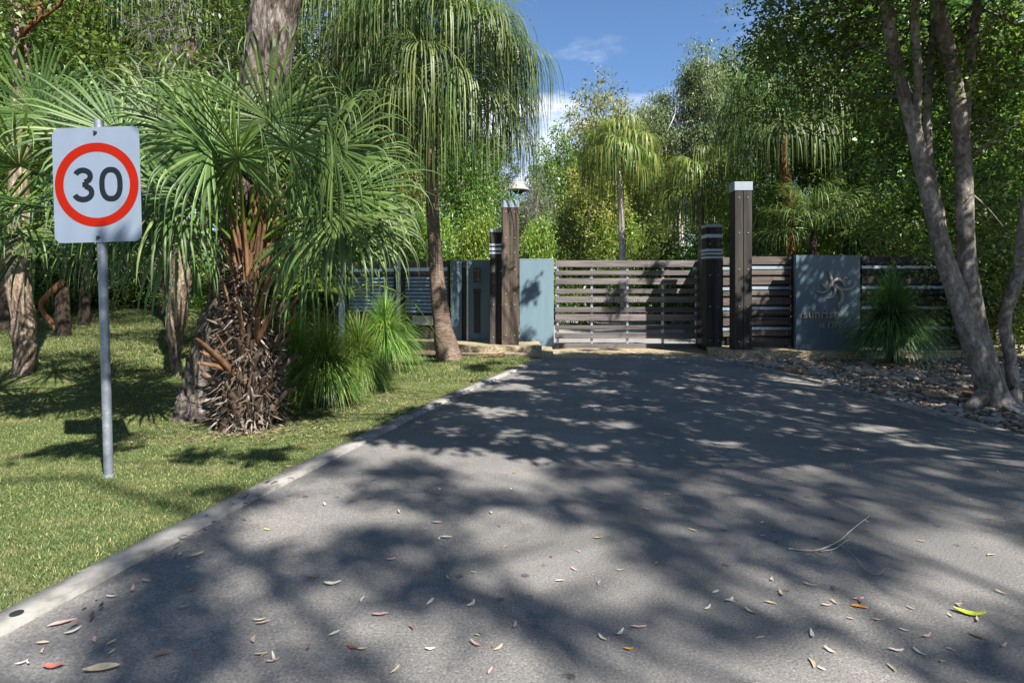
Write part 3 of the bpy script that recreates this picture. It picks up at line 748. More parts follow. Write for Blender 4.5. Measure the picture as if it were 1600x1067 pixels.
def ring(ro, ri, y, seg=72, sz=1.0):
    a = np.linspace(0, 2 * math.pi, seg, endpoint=False)
    v = np.concatenate([np.stack([ro * np.cos(a), 0 * a + y, ro * np.sin(a)], -1), np.stack([ri * np.cos(a), 0 * a + y, ri * np.sin(a)], -1)])
    return v, [[i, (i + 1) % seg, seg + (i + 1) % seg, seg + i] for i in range(seg)]
v, f = ring(0.299, 0.237, -0.0035)
link('red_ring', MB().add(v, f).mesh('red_ring'), M['sign_red'], plate, (0.0, 0, 0))
def stroke2d(path, wd):
    p = np.asarray(path, float); t = unit(np.gradient(p, axis=0)); nn = np.stack([-t[:, 1], t[:, 0]], -1)
    a = p + nn * wd / 2; b = p - nn * wd / 2; m_ = len(p)
    v = np.concatenate([np.c_[a[:, 0], np.full(m_, -0.0038), a[:, 1]], np.c_[b[:, 0], np.full(m_, -0.0038), b[:, 1]]])
    return v, [[i, i + 1, m_ + i + 1, m_ + i] for i in range(m_ - 1)]
S = 1 / 1077.0
def d2(px, py): return ((px - 455) * S, (531 - py) * S)
sw = 0.038
a = np.linspace(0, 2 * math.pi, 49)
zx, zy = d2(565, 530); rx, ry = 90 * S - sw / 2, 132 * S - sw / 2
th = a; ex = 2.4
zero = np.stack([zx + rx * np.sign(np.cos(th)) * np.abs(np.cos(th)) ** (2 / ex), zy + ry * np.sign(np.sin(th)) * np.abs(np.sin(th)) ** (2 / ex)], -1)
v, f = stroke2d(zero, sw)
link('numeral', MB().add(v, f).mesh('numeral'), M['sign_black'], plate)
three = []
cx, cy = d2(350, 464)
for t_ in np.radians(np.linspace(158, -78, 20)): three.append((cx + 0.042 * 1.28 * math.cos(t_), cy + 0.043 * math.sin(t_)))
three2 = []
cx2, cy2 = d2(350, 590)
for t_ in np.radians(np.linspace(76, -162, 22)): three2.append((cx2 + 0.048 * 1.28 * math.cos(t_), cy2 + 0.048 * math.sin(t_)))
mb = MB()
v, f = stroke2d(three, sw); mb.add(v, f)
v, f = stroke2d(three2, sw); v[:, 1] -= 0.0006; mb.add(v, f)
mx0, my0 = d2(346, 528)
v, f = stroke2d([(mx0, my0), (mx0 + 0.02, my0), (mx0 + 0.036, my0)], 0.034); v[:, 1] -= 0.0012; mb.add(v, f)
link('numeral', mb.mesh('numeral'), M['sign_black'], plate)
for z in (SHt / 2 - 0.038, -SHt / 2 + 0.034):
    link('bolt', tube([(0, 0, 0), (0, -0.012, 0)], [0.013, 0.010], 10).mesh('bolt'), M['dark_plastic'], plate, (0, -0.002, z))
for z in (zc + 0.36, zc - 0.36):
    link('clamp', tube([(0, 0, -0.02), (0, 0, 0.02)], [0.034, 0.034], 16).mesh('clamp'), M['galv'], sg, (0, 0, z))

# ------------------------------------------------------------------ street lamps beyond the fence
def lamp(label, px, py, Y, kind):
    X = xx(px, Y); z = zz(py, Y)
    l = empty('street_lamp', (X, Y, 0), label, 'lamp')
    link('pole', tube([(0, 0, 0), (0, 0, z)], [0.05, 0.035], 10).mesh('pole', True), M['lamp'], l)
    if kind == 0:
        block('lamp_head', -0.12, 0.42, -0.14, 0.14, z, z + 0.13, M['lamp'], l, 0.03)
        block('diffuser', -0.09, 0.38, -0.11, 0.11, z - 0.035, z - 0.001, M['sign_white'], l, 0.01)
    else:
        prof = [(0.02, 0.34), (0.24, 0.33), (0.28, 0.20), (0.34, 0.12), (0.44, 0.02), (0.46, -0.03), (0.30, -0.04)]
        me = tube([(0.32, 0, p_[1]) for p_ in prof[::-1]], [p_[0] for p_ in prof[::-1]], 20).mesh('lamp_head', True)
        link('lamp_head', me, M['lamp'], l, (0, 0, z))
        link('lens', tube([(0.32, 0, -0.16), (0.32, 0, -0.035)], [0.14, 0.27], 16).mesh('lens', True), M['dark_plastic'], l, (0, 0, z))
        block('bracket', -0.05, 0.06, -0.05, 0.05, z - 0.45, z + 0.16, M['lamp'], l, 0.01)
        block('spigot', -0.012, 0.012, -0.012, 0.012, z + 0.165, z + 0.5, M['black'], l, 0.004)
    return l
lamp('small flat topped street lamp among bushes right of the leaning palm trunk', 699, 357, 19, 0)
lamp('grey domed street lamp rising behind the tall brown post', 798, 297, 24, 1)

# ------------------------------------------------------------------ foliage makers
def rand_dirs(n, rng, up=0.0):
    d = rng.normal(size=(n, 3)); d[:, 2] += up
    return unit(d)

def leaves(P, L, W, rng, droop=0.0, outward=None, lv=0.35):
    """diamond leaves, slightly folded: one quad each"""
    n = len(P)
    d = rng.normal(size=(n, 3)); d[:, 2] = d[:, 2] * 0.6 - droop
    if outward is not None: d += outward
    d = unit(d)
    s = unit(np.cross(d, rng.normal(size=(n, 3)) * 0.7 + np.array([0, 0, 1.0])))
    nn = np.cross(s, d)
    l = (L * (1 - lv + 2 * lv * rng.random(n)))[:, None]; w_ = (W * (0.75 + 0.5 * rng.random(n)))[:, None]
    mid = P + d * l * 0.45 + nn * w_ * 0.25
    v = np.stack([P, mid + s * w_ * .5, P + d * l, mid - s * w_ * .5], 1).reshape(-1, 3)
    return v, np.arange(4 * n).reshape(n, 4)

def clump_points(cent, rad, per, rng, flat=0.7):
    m = len(cent)
    g = rng.normal(size=(m, per, 3)) * 0.5
    g[..., 2] *= flat
    r = np.broadcast_to(np.asarray(rad, float), (m,))
    return (cent[:, None, :] + g * r[:, None, None]).reshape(-1, 3)

def lobes(c, r, nl, ncl, rng):
    """clump centres gathered in uneven lobes inside an ellipsoid"""
    c = np.array(c, float); r = np.array(r, float)
    ld = rand_dirs(nl, rng); lr = 0.35 + 0.4 * rng.random(nl)
    lc = ld * (0.50 + 0.22 * rng.random(nl))[:, None]
    k_ = rng.integers(0, nl, ncl)
    p = rand_dirs(ncl, rng) * (rng.random(ncl) ** 0.4)[:, None] * lr[k_][:, None] + lc[k_]
    return c + p * r

def branches(trunk_path, cents, rng, r0=0.05, mb=None, nodes=10, twig=0.006, sides=5, lo=0.45):
    """limbs from the trunk to spread nodes, twigs from the nodes to clumps"""
    mb = mb or MB()
    tp = np.asarray(trunk_path)
    cents = np.asarray(cents)
    nodes = min(nodes, len(cents))
    nd = cents[rng.choice(len(cents), nodes, replace=False)]
    for q in nd:
        f = lo + (1 - lo) * rng.random() ** 1.3
        s = tp[min(int(f * (len(tp) - 1)), len(tp) - 1)]
        m1 = s + (q - s) * 0.35 + np.array([0, 0, 0.10]) * np.linalg.norm(q - s) + rng.normal(size=3) * 0.07 * np.linalg.norm(q - s)
        m2 = s + (q - s) * 0.7 + np.array([0, 0, 0.07]) * np.linalg.norm(q - s) + rng.normal(size=3) * 0.06 * np.linalg.norm(q - s)
        P = spline([s, m1, m2, q], 9)
        tube(P, np.linspace(r0, r0 * 0.25, 9), sides, mb, cap=False)
    for c in cents:
        j = np.argmin(np.linalg.norm(nd - c, axis=1)); s = nd[j]
        if np.linalg.norm(c - s) < 0.05: continue
        m1 = (s + c) / 2 + rng.normal(size=3) * 0.1 * np.linalg.norm(c - s)
        tube(spline([s, m1, c], 5), np.linspace(twig * 1.6, twig * 0.6, 5), 3, mb, cap=False)
    return mb

def barkbump(seed, amp=0.12, freq=3.0, lobes_=5, rings=0):
    def fn(n, a):
        rng = np.random.default_rng(seed)
        ph = rng.random(6) * 6.28
        i = np.arange(n)[:, None]
        b = 1 + amp * (0.5 * np.sin(a[None] * lobes_ + ph[0] + i * 0.11) + 0.3 * np.sin(a[None] * (lobes_ * 2 + 1) + ph[1] - i * 0.17) + 0.35 * np.sin(i * 0.45 + ph[2] + 2 * np.sin(a[None] + ph[3])))
        b = b + rng.normal(size=(n, len(a))) * amp * 0.25
        return b
    return fn

PROTO = {}
def proto(kind):
    """one built tree of each kind; copies share its meshes"""
    if kind in PROTO: return PROTO[kind]
    spec = {
        # h, crown centre, crown radius, lobes, clumps, per clump, clump radius, leaf L, W, droop, leafmat, bark, trunk r
        'broadleaf': (8, (0, 0, 5.0), (2.9, 2.9, 3.1), 11, 300, 60, 0.55, 0.17, 0.085, 0.1, 'broad', 'dark', 0.16),
        'bright':    (6, (0, 0, 3.4), (2.6, 2.6, 2.7), 10, 280, 60, 0.5, 0.15, 0.075, 0.1, 'bright', 'grey', 0.10),
        'gum':       (12, (0, 0, 9.0), (2.6, 2.6, 3.2), 11, 210, 95, 0.5, 0.20, 0.05, 0.9, 'gum', 'white', 0.20),
        'olive':     (9, (0, 0, 5.4), (3.1, 3.1, 3.7), 12, 300, 60, 0.6, 0.22, 0.06, 0.7, 'olive', 'grey', 0.16),
        'bush':      (3, (0, 0, 1.4), (1.7, 1.7, 1.6), 9, 170, 55, 0.36, 0.12, 0.055, 0.0, 'bright', 'dark', 0.05),
        'darkbush':  (3, (0, 0, 1.4), (1.8, 1.8, 1.6), 9, 180, 55, 0.38, 0.13, 0.055, 0.1, 'dark', 'dark', 0.05),
        'twiggy':    (7, (0, 0, 4.4), (2.4, 2.4, 2.9), 8, 260, 34, 0.55, 0.34, 0.010, 0.5, 'grey', 'grey', 0.12),
    }[kind]
    h, cc, crr, nl, ncl, per, cr_, L, W_, dr, lm, bk, tr = spec
    rng = np.random.default_rng(abs(hash(kind)) % 1000 if False else sum(map(ord, kind)))
    cents = lobes(cc, crr, nl, ncl, rng)
    P = clump_points(cents, cr_ * (0.8 + 0.5 * rng.random(ncl)), per, rng)
    v, f = leaves(P, L, W_, rng, dr)
    crown = MB().add(v, f).mesh(kind + '_crown')
    tp = spline([(0, 0, -0.3), (0.12, 0.05, h * .25), (-0.1, 0.1, h * .5), (0.1, 0, h * .85)], 22)
    trunk = tube(tp, np.linspace(tr * 1.25, tr * 0.3, 22), 10, bump=barkbump(len(kind), 0.1)).mesh(kind + '_trunk', True)
    br = branches(tp, cents[::3], rng, tr * 0.38, nodes=16, twig=0.010, lo=0.3).mesh(kind + '_branches')
    crown.materials.append(LM[lm]); trunk.materials.append(BK[bk]); br.materials.append(BK[bk])
    PROTO[kind] = (h, crr[0] * 2.05, trunk, br, crown)
    return PROTO[kind]

def tree(kind, px, Y, top, width, label, group=None, name=None, rz=None, mat=None, bark=None):
    """px column, depth, photo row of the top, photo width of the crown"""
    h, wd, tm, bm_, cm = proto(kind)
    X = xx(px, Y); g = float(terr(X, Y))
    cat = 'bush' if 'bush' in kind else 'tree'
    o = empty(name or ({'bush': 'leafy_bush', 'darkbush': 'leafy_bush', 'gum': 'gum_tree', 'twiggy': 'bare_tree'}.get(kind, 'broadleaf_tree')), (X, Y, g), label, cat, group, RNG.random() * 6.28 if rz is None else rz)
    sz = (zz(top, Y) - g) / h * 1.0; sx = width * Y / F / wd
    o.scale = (sx, sx, sz)
    a = link('trunk', tm, None, o); b = link('branches', bm_, None, o); c = link('crown', cm, None, o)
    if mat:
        c.material_slots[0].link = 'OBJECT'; c.material_slots[0].material = LM[mat]
    if bark:
        for q_ in (a, b): q_.material_slots[0].link = 'OBJECT'; q_.material_slots[0].material = BK[bark]
    return o

# ---- palms
def fan_leaf(mb, hub, d, L, nseg, rng, spread=2.3, droop=1.2, start=0.45, wd=0.028, K=7, fold=False, cone=0.15, mi=0, twist=0.3, hang=0.0, nvec=None):
    d = np.array(d, float); d /= np.linalg.norm(d)
    zup = np.array([0, 0, 1.0])
    s = np.cross(d, zup if nvec is None else np.array(nvec, float))
    if np.linalg.norm(s) < 0.2: s = np.array([1, 0.2, 0])
    s = s / np.linalg.norm(s)
    if twist:
        a = rng.normal() * twist
        nn0 = np.cross(s, d); s = s * math.cos(a) + nn0 * math.sin(a)
    nrm = np.cross(s, d)
    th = np.linspace(-spread, spread, nseg) + rng.normal(size=nseg) * 0.02
    dirs = np.cos(th)[:, None] * d + np.sin(th)[:, None] * s + cone * nrm * (1 + 0.3 * rng.normal(size=nseg))[:, None]
    dirs = unit(dirs)
    n_i = np.repeat(nrm[None], nseg, 0) + dirs * 0
    Ls = L * (0.72 + 0.28 * np.cos(th * 0.5)) * (0.9 + 0.2 * rng.random(nseg))
    side = unit(np.cross(dirs, n_i))
    p = np.repeat(np.asarray(hub, float)[None], nseg, 0)
    cur = dirs.copy()
    T = np.linspace(0, 1, K + 1)
    prof = np.interp(T, [0, 0.12, 0.4, 0.65, 0.9, 1.0], [0.12, 0.55, 1.0, 0.85, 0.35, 0.05])
    rows_ = []
    dj = 1 + 0.5 * rng.normal(size=nseg)
    for k_ in range(K + 1):
        w_ = (wd * prof[k_] / 2) 
        sd_ = side * w_
        if fold: rows_.append(np.stack([p - sd_, p - unit(np.cross(side, cur)) * w_ * -0.55, p + sd_], 1))
        else: rows_.append(np.stack([p - sd_, p + sd_], 1))
        if k_ < K:
            g = np.maximum(0, T[k_] - start) * droop * np.clip(dj, 0.3, 2.2) + hang
            cur = cur + np.array([0, 0, -1.0]) * g[:, None]
            cur = unit(cur + rng.normal(size=(nseg, 3)) * 0.02)
            p = p + cur * (Ls / K)[:, None]
    A = np.stack(rows_, 1)                       # seg, row, across, 3
    ns_, nr, na, _ = A.shape
    idx = np.arange(ns_ * nr * na).reshape(ns_, nr, na)
    q = np.stack([idx[:, :-1, :-1], idx[:, :-1, 1:], idx[:, 1:, 1:], idx[:, 1:, :-1]], -1).reshape(-1, 4)
    mb.add(A.reshape(-1, 3), q, mi)

def frond_obj(parent, base, hub, L, nseg, rng, mats, axis=None, pr=0.012, **kw):
    mb = MB()
    base = np.array(base, float); hub = np.array(hub, float)
    v = hub - base
    mid = (base + hub) / 2 + np.array([0, 0, 0.10 * np.linalg.norm(v)])
    P = spline([base, mid, hub], 8)
    tube(P, np.linspace(pr * 1.8, pr * 0.7, 8), 5, mb, 1, cap=False)
    d = P[-1] - P[-2] if axis is None else np.array(axis, float)
    fan_leaf(mb, hub, d, L, nseg, rng, **kw)
    return link('frond', mb.mesh('frond', True), mats, parent)

def palm_crown(parent, top, n, pet, L, nseg, seed, mats, el=(85, -15), droop=1.2, start=0.4, wd=0.028, fold=False, K=7, az0=0.0, hang=0.0, spread=2.2, pr=0.012, jit=0.12, skip=None, cone=0.15, axd=-0.35):
    rng = np.random.default_rng(seed)
    for i in range(n):
        az = az0 + i * 2.399963
        f = (i + 0.5) / n
        e = math.radians(el[0] + (el[1] - el[0]) * f ** 0.9 + rng.normal() * 5)
        if skip and skip(az, e): continue
        pl_ = pet * (0.85 + 0.3 * rng.random())
        d = np.array([math.cos(az) * math.cos(e), math.sin(az) * math.cos(e), math.sin(e)])
        hub = np.array(top) + d * pl_ + rng.normal(size=3) * jit * 0.3
        ax = d + np.array([0, 0, axd])
        frond_obj(parent, top, hub, L * (0.88 + 0.24 * rng.random()), nseg, rng, mats, axis=ax, pr=pr, droop=droop, start=start, wd=wd, fold=fold, K=K, hang=hang, spread=spread, cone=cone)

def trunk_obj(parent, pts, rads, sides, bark, name='trunk', n=60, amp=0.08, lob=5, seed=1, rings=False):
    P = spline(pts, n)
    R = np.interp(np.linspace(0, 1, n), np.linspace(0, 1, len(rads)), rads)
    if rings: R = R * (1 + 0.035 * (np.arange(n) % 2))
    return link(name, tube(P, R, sides, bump=barkbump(seed, amp, lobes_=lob)).mesh(name, True), bark, parent), P

# ------------------------------------------------------------------ main foreground palm
g0 = ground_hit(388, 668)
fp = empty('fan_palm', g0, 'foreground fan palm with shaggy brown leaf bases, right of the speed sign', 'palm tree')
PY = g0.y
def loc(px, py, dy=0.0):
    p_ = at(px, py, PY + dy); return np.array(p_ - g0)
trunk_obj(fp, [loc(378, 672), loc(380, 560), loc(376, 470), loc(382, 395)], [0.235, 0.20, 0.155, 0.10], 20, BK['dark'], n=30, amp=0.15, seed=4)
rng = np.random.default_rng(11)
# leaf bases: broken petiole stubs hugging the trunk
def boot_mesh(seed, L, w0, w1, curve):
    r = np.random.default_rng(seed)
    K = 7; T = np.linspace(0, 1, K)
    rows_ = []
    for t_ in T:
        w_ = (w0 + (w1 - w0) * t_ ** 0.6) / 2; z = L * t_; y = -curve * t_ ** 1.6 * L
        th_ = 0.014 * (1 - 0.5 * t_)
        j = r.normal() * 0.006
        rows_.append([(-w_, y + 0.012, z + j), (0, y - th_, z), (w_, y + 0.012, z - j), (0, y + 0.02, z)])
    A = np.array(rows_); idx = np.arange(K * 4).reshape(K, 4)
    q = np.stack([idx[:-1], np.roll(idx, -1, 1)[:-1], np.roll(idx, -1, 1)[1:], idx[1:]], -1).reshape(-1, 4)
    mb = MB().add(A.reshape(-1, 3), q)
    mb.add(A[-1], [[0, 1, 2, 3]])
    return mb.mesh('leaf_base')
BM_ = [boot_mesh(i, 0.20 + 0.05 * i, 0.13 - 0.012 * i, 0.045, 0.08 + 0.07 * i) for i in range(5)]
BR = [boot_mesh(20 + i, 0.50 + 0.12 * i, 0.085, 0.032, 0.22 + 0.10 * i) for i in range(3)]
for m_ in BM_: m_.materials.append(M['boot_grey'])
for m_ in BR: m_.materials.append(M['boot_red'])
H0 = loc(380, 395)[2]
for i in range(260):
    f = i / 260
    z = 0.02 + f * (H0 - 0.15)
    az = i * 2.399963 + rng.normal() * 0.15
    rad = np.interp(f, [0, 0.3, 0.6, 1], [0.225, 0.20, 0.155, 0.08])
    cx = np.interp(f, [0, 1], [0.0, 0.03])
    top = f > 0.52
    me = BR[rng.integers(3)] if (top and rng.random() < 0.85) or (f > .25 and rng.random() < 0.16) else BM_[rng.integers(5)]
    o = link('leaf_base', me, None, fp, (cx + rad * math.cos(az), rad * math.sin(az), z))
    tilt = rng.normal() * 0.10
    o.rotation_euler = (-0.12 + abs(rng.normal()) * 0.12 + (0.12 if f < 0.35 and rng.random() < .3 else 0) - (0.16 if top else 0), rng.normal() * (0.12 if top else 0.5), az + math.pi / 2)
    s_ = 0.8 + 0.5 * rng.random(); o.scale = (s_ * (1 if top else 1.2), s_, s_ * (1.0 if top else 0.7))
# fibres hanging around the trunk
n = 3000
f = rng.random(n); az = rng.random(n) * 6.283
rad = np.interp(f, [0, 0.3, 0.6, 1], [0.245, 0.22, 0.18, 0.11]) * (0.95 + 0.2 * rng.random(n))
P = np.stack([rad * np.cos(az), rad * np.sin(az), 0.02 + f * (H0 - 0.1)], -1)
outw = np.stack([np.cos(az), np.sin(az), 0 * az], -1) * 0.8
v, q = leaves(P, 0.17, 0.020, rng, 0.6, outw * 0.5)
ob = link('fibres', MB().add(v, q).mesh('fibres'), M['fibre'], fp); ob['kind'] = 'stuff'
# fronds with hubs where the photo shows them (column, row, depth offset, axis)
topc = loc(382, 398)
hubs = [(250, 205, -0.1, (-0.5, -0.2, 0.75)), (304, 212, -0.35, (-0.25, -0.5, 0.7)), (372, 248, -0.9, (-0.1, -0.8, 0.5)), (372, 215, 0.1, (-0.1, 0.1, 1)),
        (455, 232, -0.75, (0.35, -0.8, 0.45)), (496, 215, -0.1, (0.6, -0.2, 0.6)), (545, 305, -0.35, (0.95, -0.35, 0.15)), (530, 335, -0.6, (0.9, -0.6, -0.05)),
        (235, 275, -0.55, (-0.8, -0.5, 0.15)), (262, 300, -0.75, (-0.8, -0.7, 0.0)), (220, 330, 0.1, (-1, 0.1, -0.1)), (330, 235, -0.9, (-0.3, -0.6, 0.5)),
        (520, 235, -0.6, (0.6, -0.5, 0.35)), (540, 250, 0.5, (0.8, 0.6, 0.4)), (330, 190, 0.8, (-0.3, 0.8, 0.7)),
        (260, 260, 0.8, (-0.7, 0.7, 0.3)), (500, 290, 1.0, (0.5, 0.9, 0.1)), (320, 260, 1.2, (-0.2, 1, 0.1)), (480, 360, -0.3, (0.8, -0.3, -0.5)), (275, 350, -0.2, (-0.9, -0.2, -0.5)),
        (505, 300, 0.2, (1.0, 0.1, 0.0)), (420, 190, -0.5, (0.15, -0.4, 0.9)), (560, 340, 0.3, (0.9, 0.3, -0.3)), (210, 250, -0.2, (-0.9, -0.3, 0.45))]
rng = np.random.default_rng(21)
for (a, b, dy, ax) in hubs:
    fr = dy < 0.6
    nv = (0.35 * rng.normal() - 0.4 * ax[0], -0.85 if fr else 0.2, 0.55 + 0.3 * rng.random())
    ax2 = (ax[0] * 1.1, ax[1] * (0.45 if fr else 1), ax[2] + 0.12)
    frond_obj(fp, topc, loc(a, b, dy * 0.85), 0.92 + 0.16 * rng.random(), 50, rng, [LM['fan'], M['petiole']], axis=ax2, pr=0.013, droop=3.2, start=0.50, wd=0.027, fold=True, K=10, spread=2.45, cone=0.05, twist=0.2, nvec=nv, hang=0.05)

# left palm, trunk just outside the frame
g1 = Vector((-6.35, 6.3, 0.0))
fp2 = empty('fan_palm', g1, 'fan palm at the left edge behind the speed sign, only its green fronds in view', 'palm tree')
trunk_obj(fp2, [(0, 0, -0.1), (0.1, 0, 0.8), (0.45, 0.0, 1.75)], [0.26, 0.2, 0.13], 16, M['fibre'], n=24, amp=0.2, seed=5)
rng = np.random.default_rng(22)
def loc2(px, py, dy=0.0): return np.array(at(px, py, 6.3 + dy) - g1)
for (a, b, dy, ax) in [(188, 212, -0.9, (-0.75, -0.2, 0.62)), (105, 225, -0.3, (0.5, -0.3, 0.7)), (60, 180, 0.3, (0.1, 0, 1)), (150, 300, -0.6, (0.9, -0.5, 0)), (95, 330, -0.9, (0.4, -0.9, -0.1)),
                       (30, 260, -0.9, (-0.1, -0.9, 0.4)), (10, 330, -0.9, (-0.3, -0.9, 0.0)), (-40, 250, -0.2, (-0.8, -0.2, 0.6)), (165, 240, 0.4, (0.9, 0.4, 0.3)), (120, 190, 0.9, (0.3, 0.9, 0.6)),
                       (140, 340, 0.2, (0.9, 0.1, -0.3)), (20, 200, 0.8, (-0.2, 0.7, 0.8)), (70, 300, 0.6, (0.5, 0.7, 0.0)), (-60, 330, -0.4, (-1, -0.4, 0)), (55, 360, -0.3, (0.5, -0.7, -0.5))]:
    frond_obj(fp2, (0.45, 0, 1.75), loc2(a, b, dy), 0.95 + 0.16 * rng.random(), 44, rng, [LM['fan'], M['petiole']], axis=(ax[0], ax[1] * .5, ax[2]), pr=0.012, droop=2.6, start=0.52, wd=0.028, fold=True, K=9, spread=2.0, cone=0.05, twist=0.3, nvec=(0.3 * rng.normal(), -0.75, 0.6))

# ------------------------------------------------------------------ weeping palms
def weeping(label, pts, rads, n, pet, L, nseg, seed, lm, bark, wd=0.022, el=(80, -25), name='weeping_palm', sides=14, K=8, droop=4.0, start=0.22, rings=True, pr=0.014, thin=False, axd=-0.35):
    base = Vector(pts[0]); base.z = float(terr(base.x, base.y))
    pts = [base.copy()] + list(pts[1:])
    o = empty(name, base, label, 'palm tree')
    P = [np.array(Vector(p_) - base) for p_ in pts]; P[0][2] -= 0.1
    trunk_obj(o, P, rads, sides, bark, n=70, amp=0.05, seed=seed, rings=rings)
    palm_crown(o, P[-1], n, pet, L, nseg, seed, [LM[lm], M['petiole']], el=el, droop=droop, start=start, wd=wd, K=K, hang=0.0, pr=pr, spread=2.0, axd=axd, skip=(lambda az, e: math.sin(az) < -0.45 and -0.2 < e < 0.95 and (int(az * 10) % 3 == 0)) if thin else None)
    return o
b0 = ground_hit(702, 562)
weeping('tall weeping palm with a leaning ringed trunk on the lawn left of the posts',
        [at(704, 564, b0.y), at(690, 500, b0.y), at(680, 400, b0.y), at(673, 250, b0.y), at(678, 125, b0.y)], [0.27, 0.17, 0.13, 0.12, 0.10], 58, 1.5, 1.95, 60, 31, 'weep', BK['palm'], wd=0.022, el=(85, -24), droop=5.0, start=0.16, thin=True, axd=-0.75)
weeping('weeping palm behind the big gum trunk with a curtain of hanging leaves', [at(520, 480, 15.6), at(525, 250, 15.6), at(530, -30, 15.6)], [0.16, 0.13, 0.11], 46, 1.8, 2.7, 50, 32, 'weep', BK['dark'], wd=0.022, el=(70, -35), droop=5)
weeping('yellow green weeping palm with a slim pale trunk standing behind the gate', [at(976, 475, 21), at(970, 330, 21), at(965, 240, 21)], [0.14, 0.11, 0.09], 34, 1.0, 1.5, 42, 33, 'yellow', BK['white'], wd=0.028, el=(85, -30), rings=False, droop=5.5, start=0.16, axd=-0.7)
weeping('yellow green weeping palm right of the slim trunked palm, behind the gate', [at(1098, 480, 19), at(1096, 350, 19), at(1092, 290, 19)], [0.14, 0.11, 0.09], 30, 0.9, 1.5, 40, 34, 'yellow', BK['grey'], wd=0.028, el=(75, -35), droop=5.5, start=0.16, axd=-0.7)
weeping('tall weeping palm with a red brown trunk behind the tallest post', [at(1240, 470, 15), at(1232, 330, 15), at(1222, 225, 15), at(1216, 185, 15)], [0.15, 0.13, 0.11, 0.1], 36, 1.15, 1.5, 40, 35, 'weep', BK['rust'], wd=0.024, el=(75, -40), droop=5, start=0.18, axd=-0.7)
weeping('young green palm arching over the fence above the lettered panel', [at(1268, 470, 13.6), at(1270, 400, 13.6), at(1272, 362, 13.6)], [0.12, 0.09, 0.06], 20, 0.75, 1.15, 40, 36, 'weep', BK['dark'], wd=0.020, el=(80, 0), droop=3.0, start=0.3)
weeping('small fan palm growing low behind the grass trees at the fence end', [at(440, 540, 10.2), at(440, 500, 10.2), at(442, 470, 10.2)], [0.10, 0.08, 0.06], 18, 0.8, 0.8, 32, 37, 'dark', BK['dark'], wd=0.03, el=(80, 0), droop=1.2, start=0.5, name='fan_palm')
weeping('tiny fan palm seedling at the back of the lawn left of the big trunk', [at(318, 520, 10.8), at(318, 505, 10.8), at(318, 495, 10.8)], [0.05, 0.04, 0.04], 12, 0.5, 0.55, 26, 38, 'fan', BK['dark'], wd=0.024, el=(70, 5), droop=1.2, start=0.5, name='fan_palm')
weeping('tall palm with hanging fronds behind the trees at the top left', [at(255, 470, 15), at(262, 200, 15), at(258, 20, 15)], [0.15, 0.12, 0.11], 34, 1.5, 1.9, 40, 39, 'weep', BK['dark'], wd=0.034, el=(70, -35))

# ------------------------------------------------------------------ grass trees
def grass_tree(label, px, py_hub, Y, R, lm, seed, n=2000, trunk_h=None, low=-0.6):
    X = xx(px, Y); z = zz(py_hub, Y)
    g = float(terr(X, Y))
    o = empty('grass_tree', (X, Y, g), label, 'plant', 'spiky grass trees')
    hz = z - g
    trunk_obj(o, [(0, 0, -0.05), (0.02, 0, hz * .5), (0, 0, hz)], [0.10, 0.09, 0.08], 10, BK['dark'], n=14, amp=0.2, seed=seed)
    rng = np.random.default_rng(seed)
    az = rng.random(n) * 6.283; el = np.radians(-12 + 100 * rng.random(n) ** 1.3)
    d = np.stack([np.cos(az) * np.cos(el), np.sin(az) * np.cos(el), np.sin(el)], -1)
    K = 6; L = R * 1.35 * (0.75 + 0.5 * rng.random(n))
    p = np.tile(np.array([0, 0, hz]), (n, 1)) + d * 0.05 + np.c_[np.zeros((n, 2)), -0.10 * rng.random(n)]
    side = unit(np.cross(d, [0.01, 0.02, 1.0])); cur = d.copy(); rows_ = []
    wv = 0.0045 * (Y / 6.5) ** 0.7
    for k_ in range(K + 1):
        w_ = wv * (1 - 0.75 * k_ / K)
        rows_.append(np.stack([p - side * w_, p + side * w_], 1))
        if k_ < K:
            cur = unit(cur + np.array([0, 0, -1.0]) * (0.10 + 0.34 * (k_ / K) * (0.6 + 0.8 * rng.random(n)))[:, None])
            p = p + cur * (L / K)[:, None]
            p[:, 2] = np.maximum(p[:, 2], 0.015)
    A = np.stack(rows_, 1); idx = np.arange(n * (K + 1) * 2).reshape(n, K + 1, 2)
    q = np.stack([idx[:, :-1, 0], idx[:, :-1, 1], idx[:, 1:, 1], idx[:, 1:, 0]], -1).reshape(-1, 4)
    ob = link('needles', MB().add(A.reshape(-1, 3), q).mesh('needles'), LM[lm], o); ob['kind'] = 'stuff'
    return o
gt1 = grass_tree('large green grass tree right of the shaggy palm trunk, front of the group', 508, 572, 6.7, 0.42, 'needle', 51, 2300)
grass_tree('low spreading grass tree tucked between the shaggy trunk and the front grass tree', 462, 556, 7.6, 0.46, 'needle', 52, 1900)
grass_tree('yellowish grass tree just behind and right of the front grass tree', 560, 560, 7.9, 0.46, 'needle', 53, 1900)
grass_tree('compact dark green grass tree nearest the louvre fence', 602, 526, 9.4, 0.50, 'needle', 54, 1800)
grass_tree('dark spiky grass tree beside the right edge of the lettered panel', 1392, 508, 10.6, 0.70, 'needle_dark', 55, 3000)
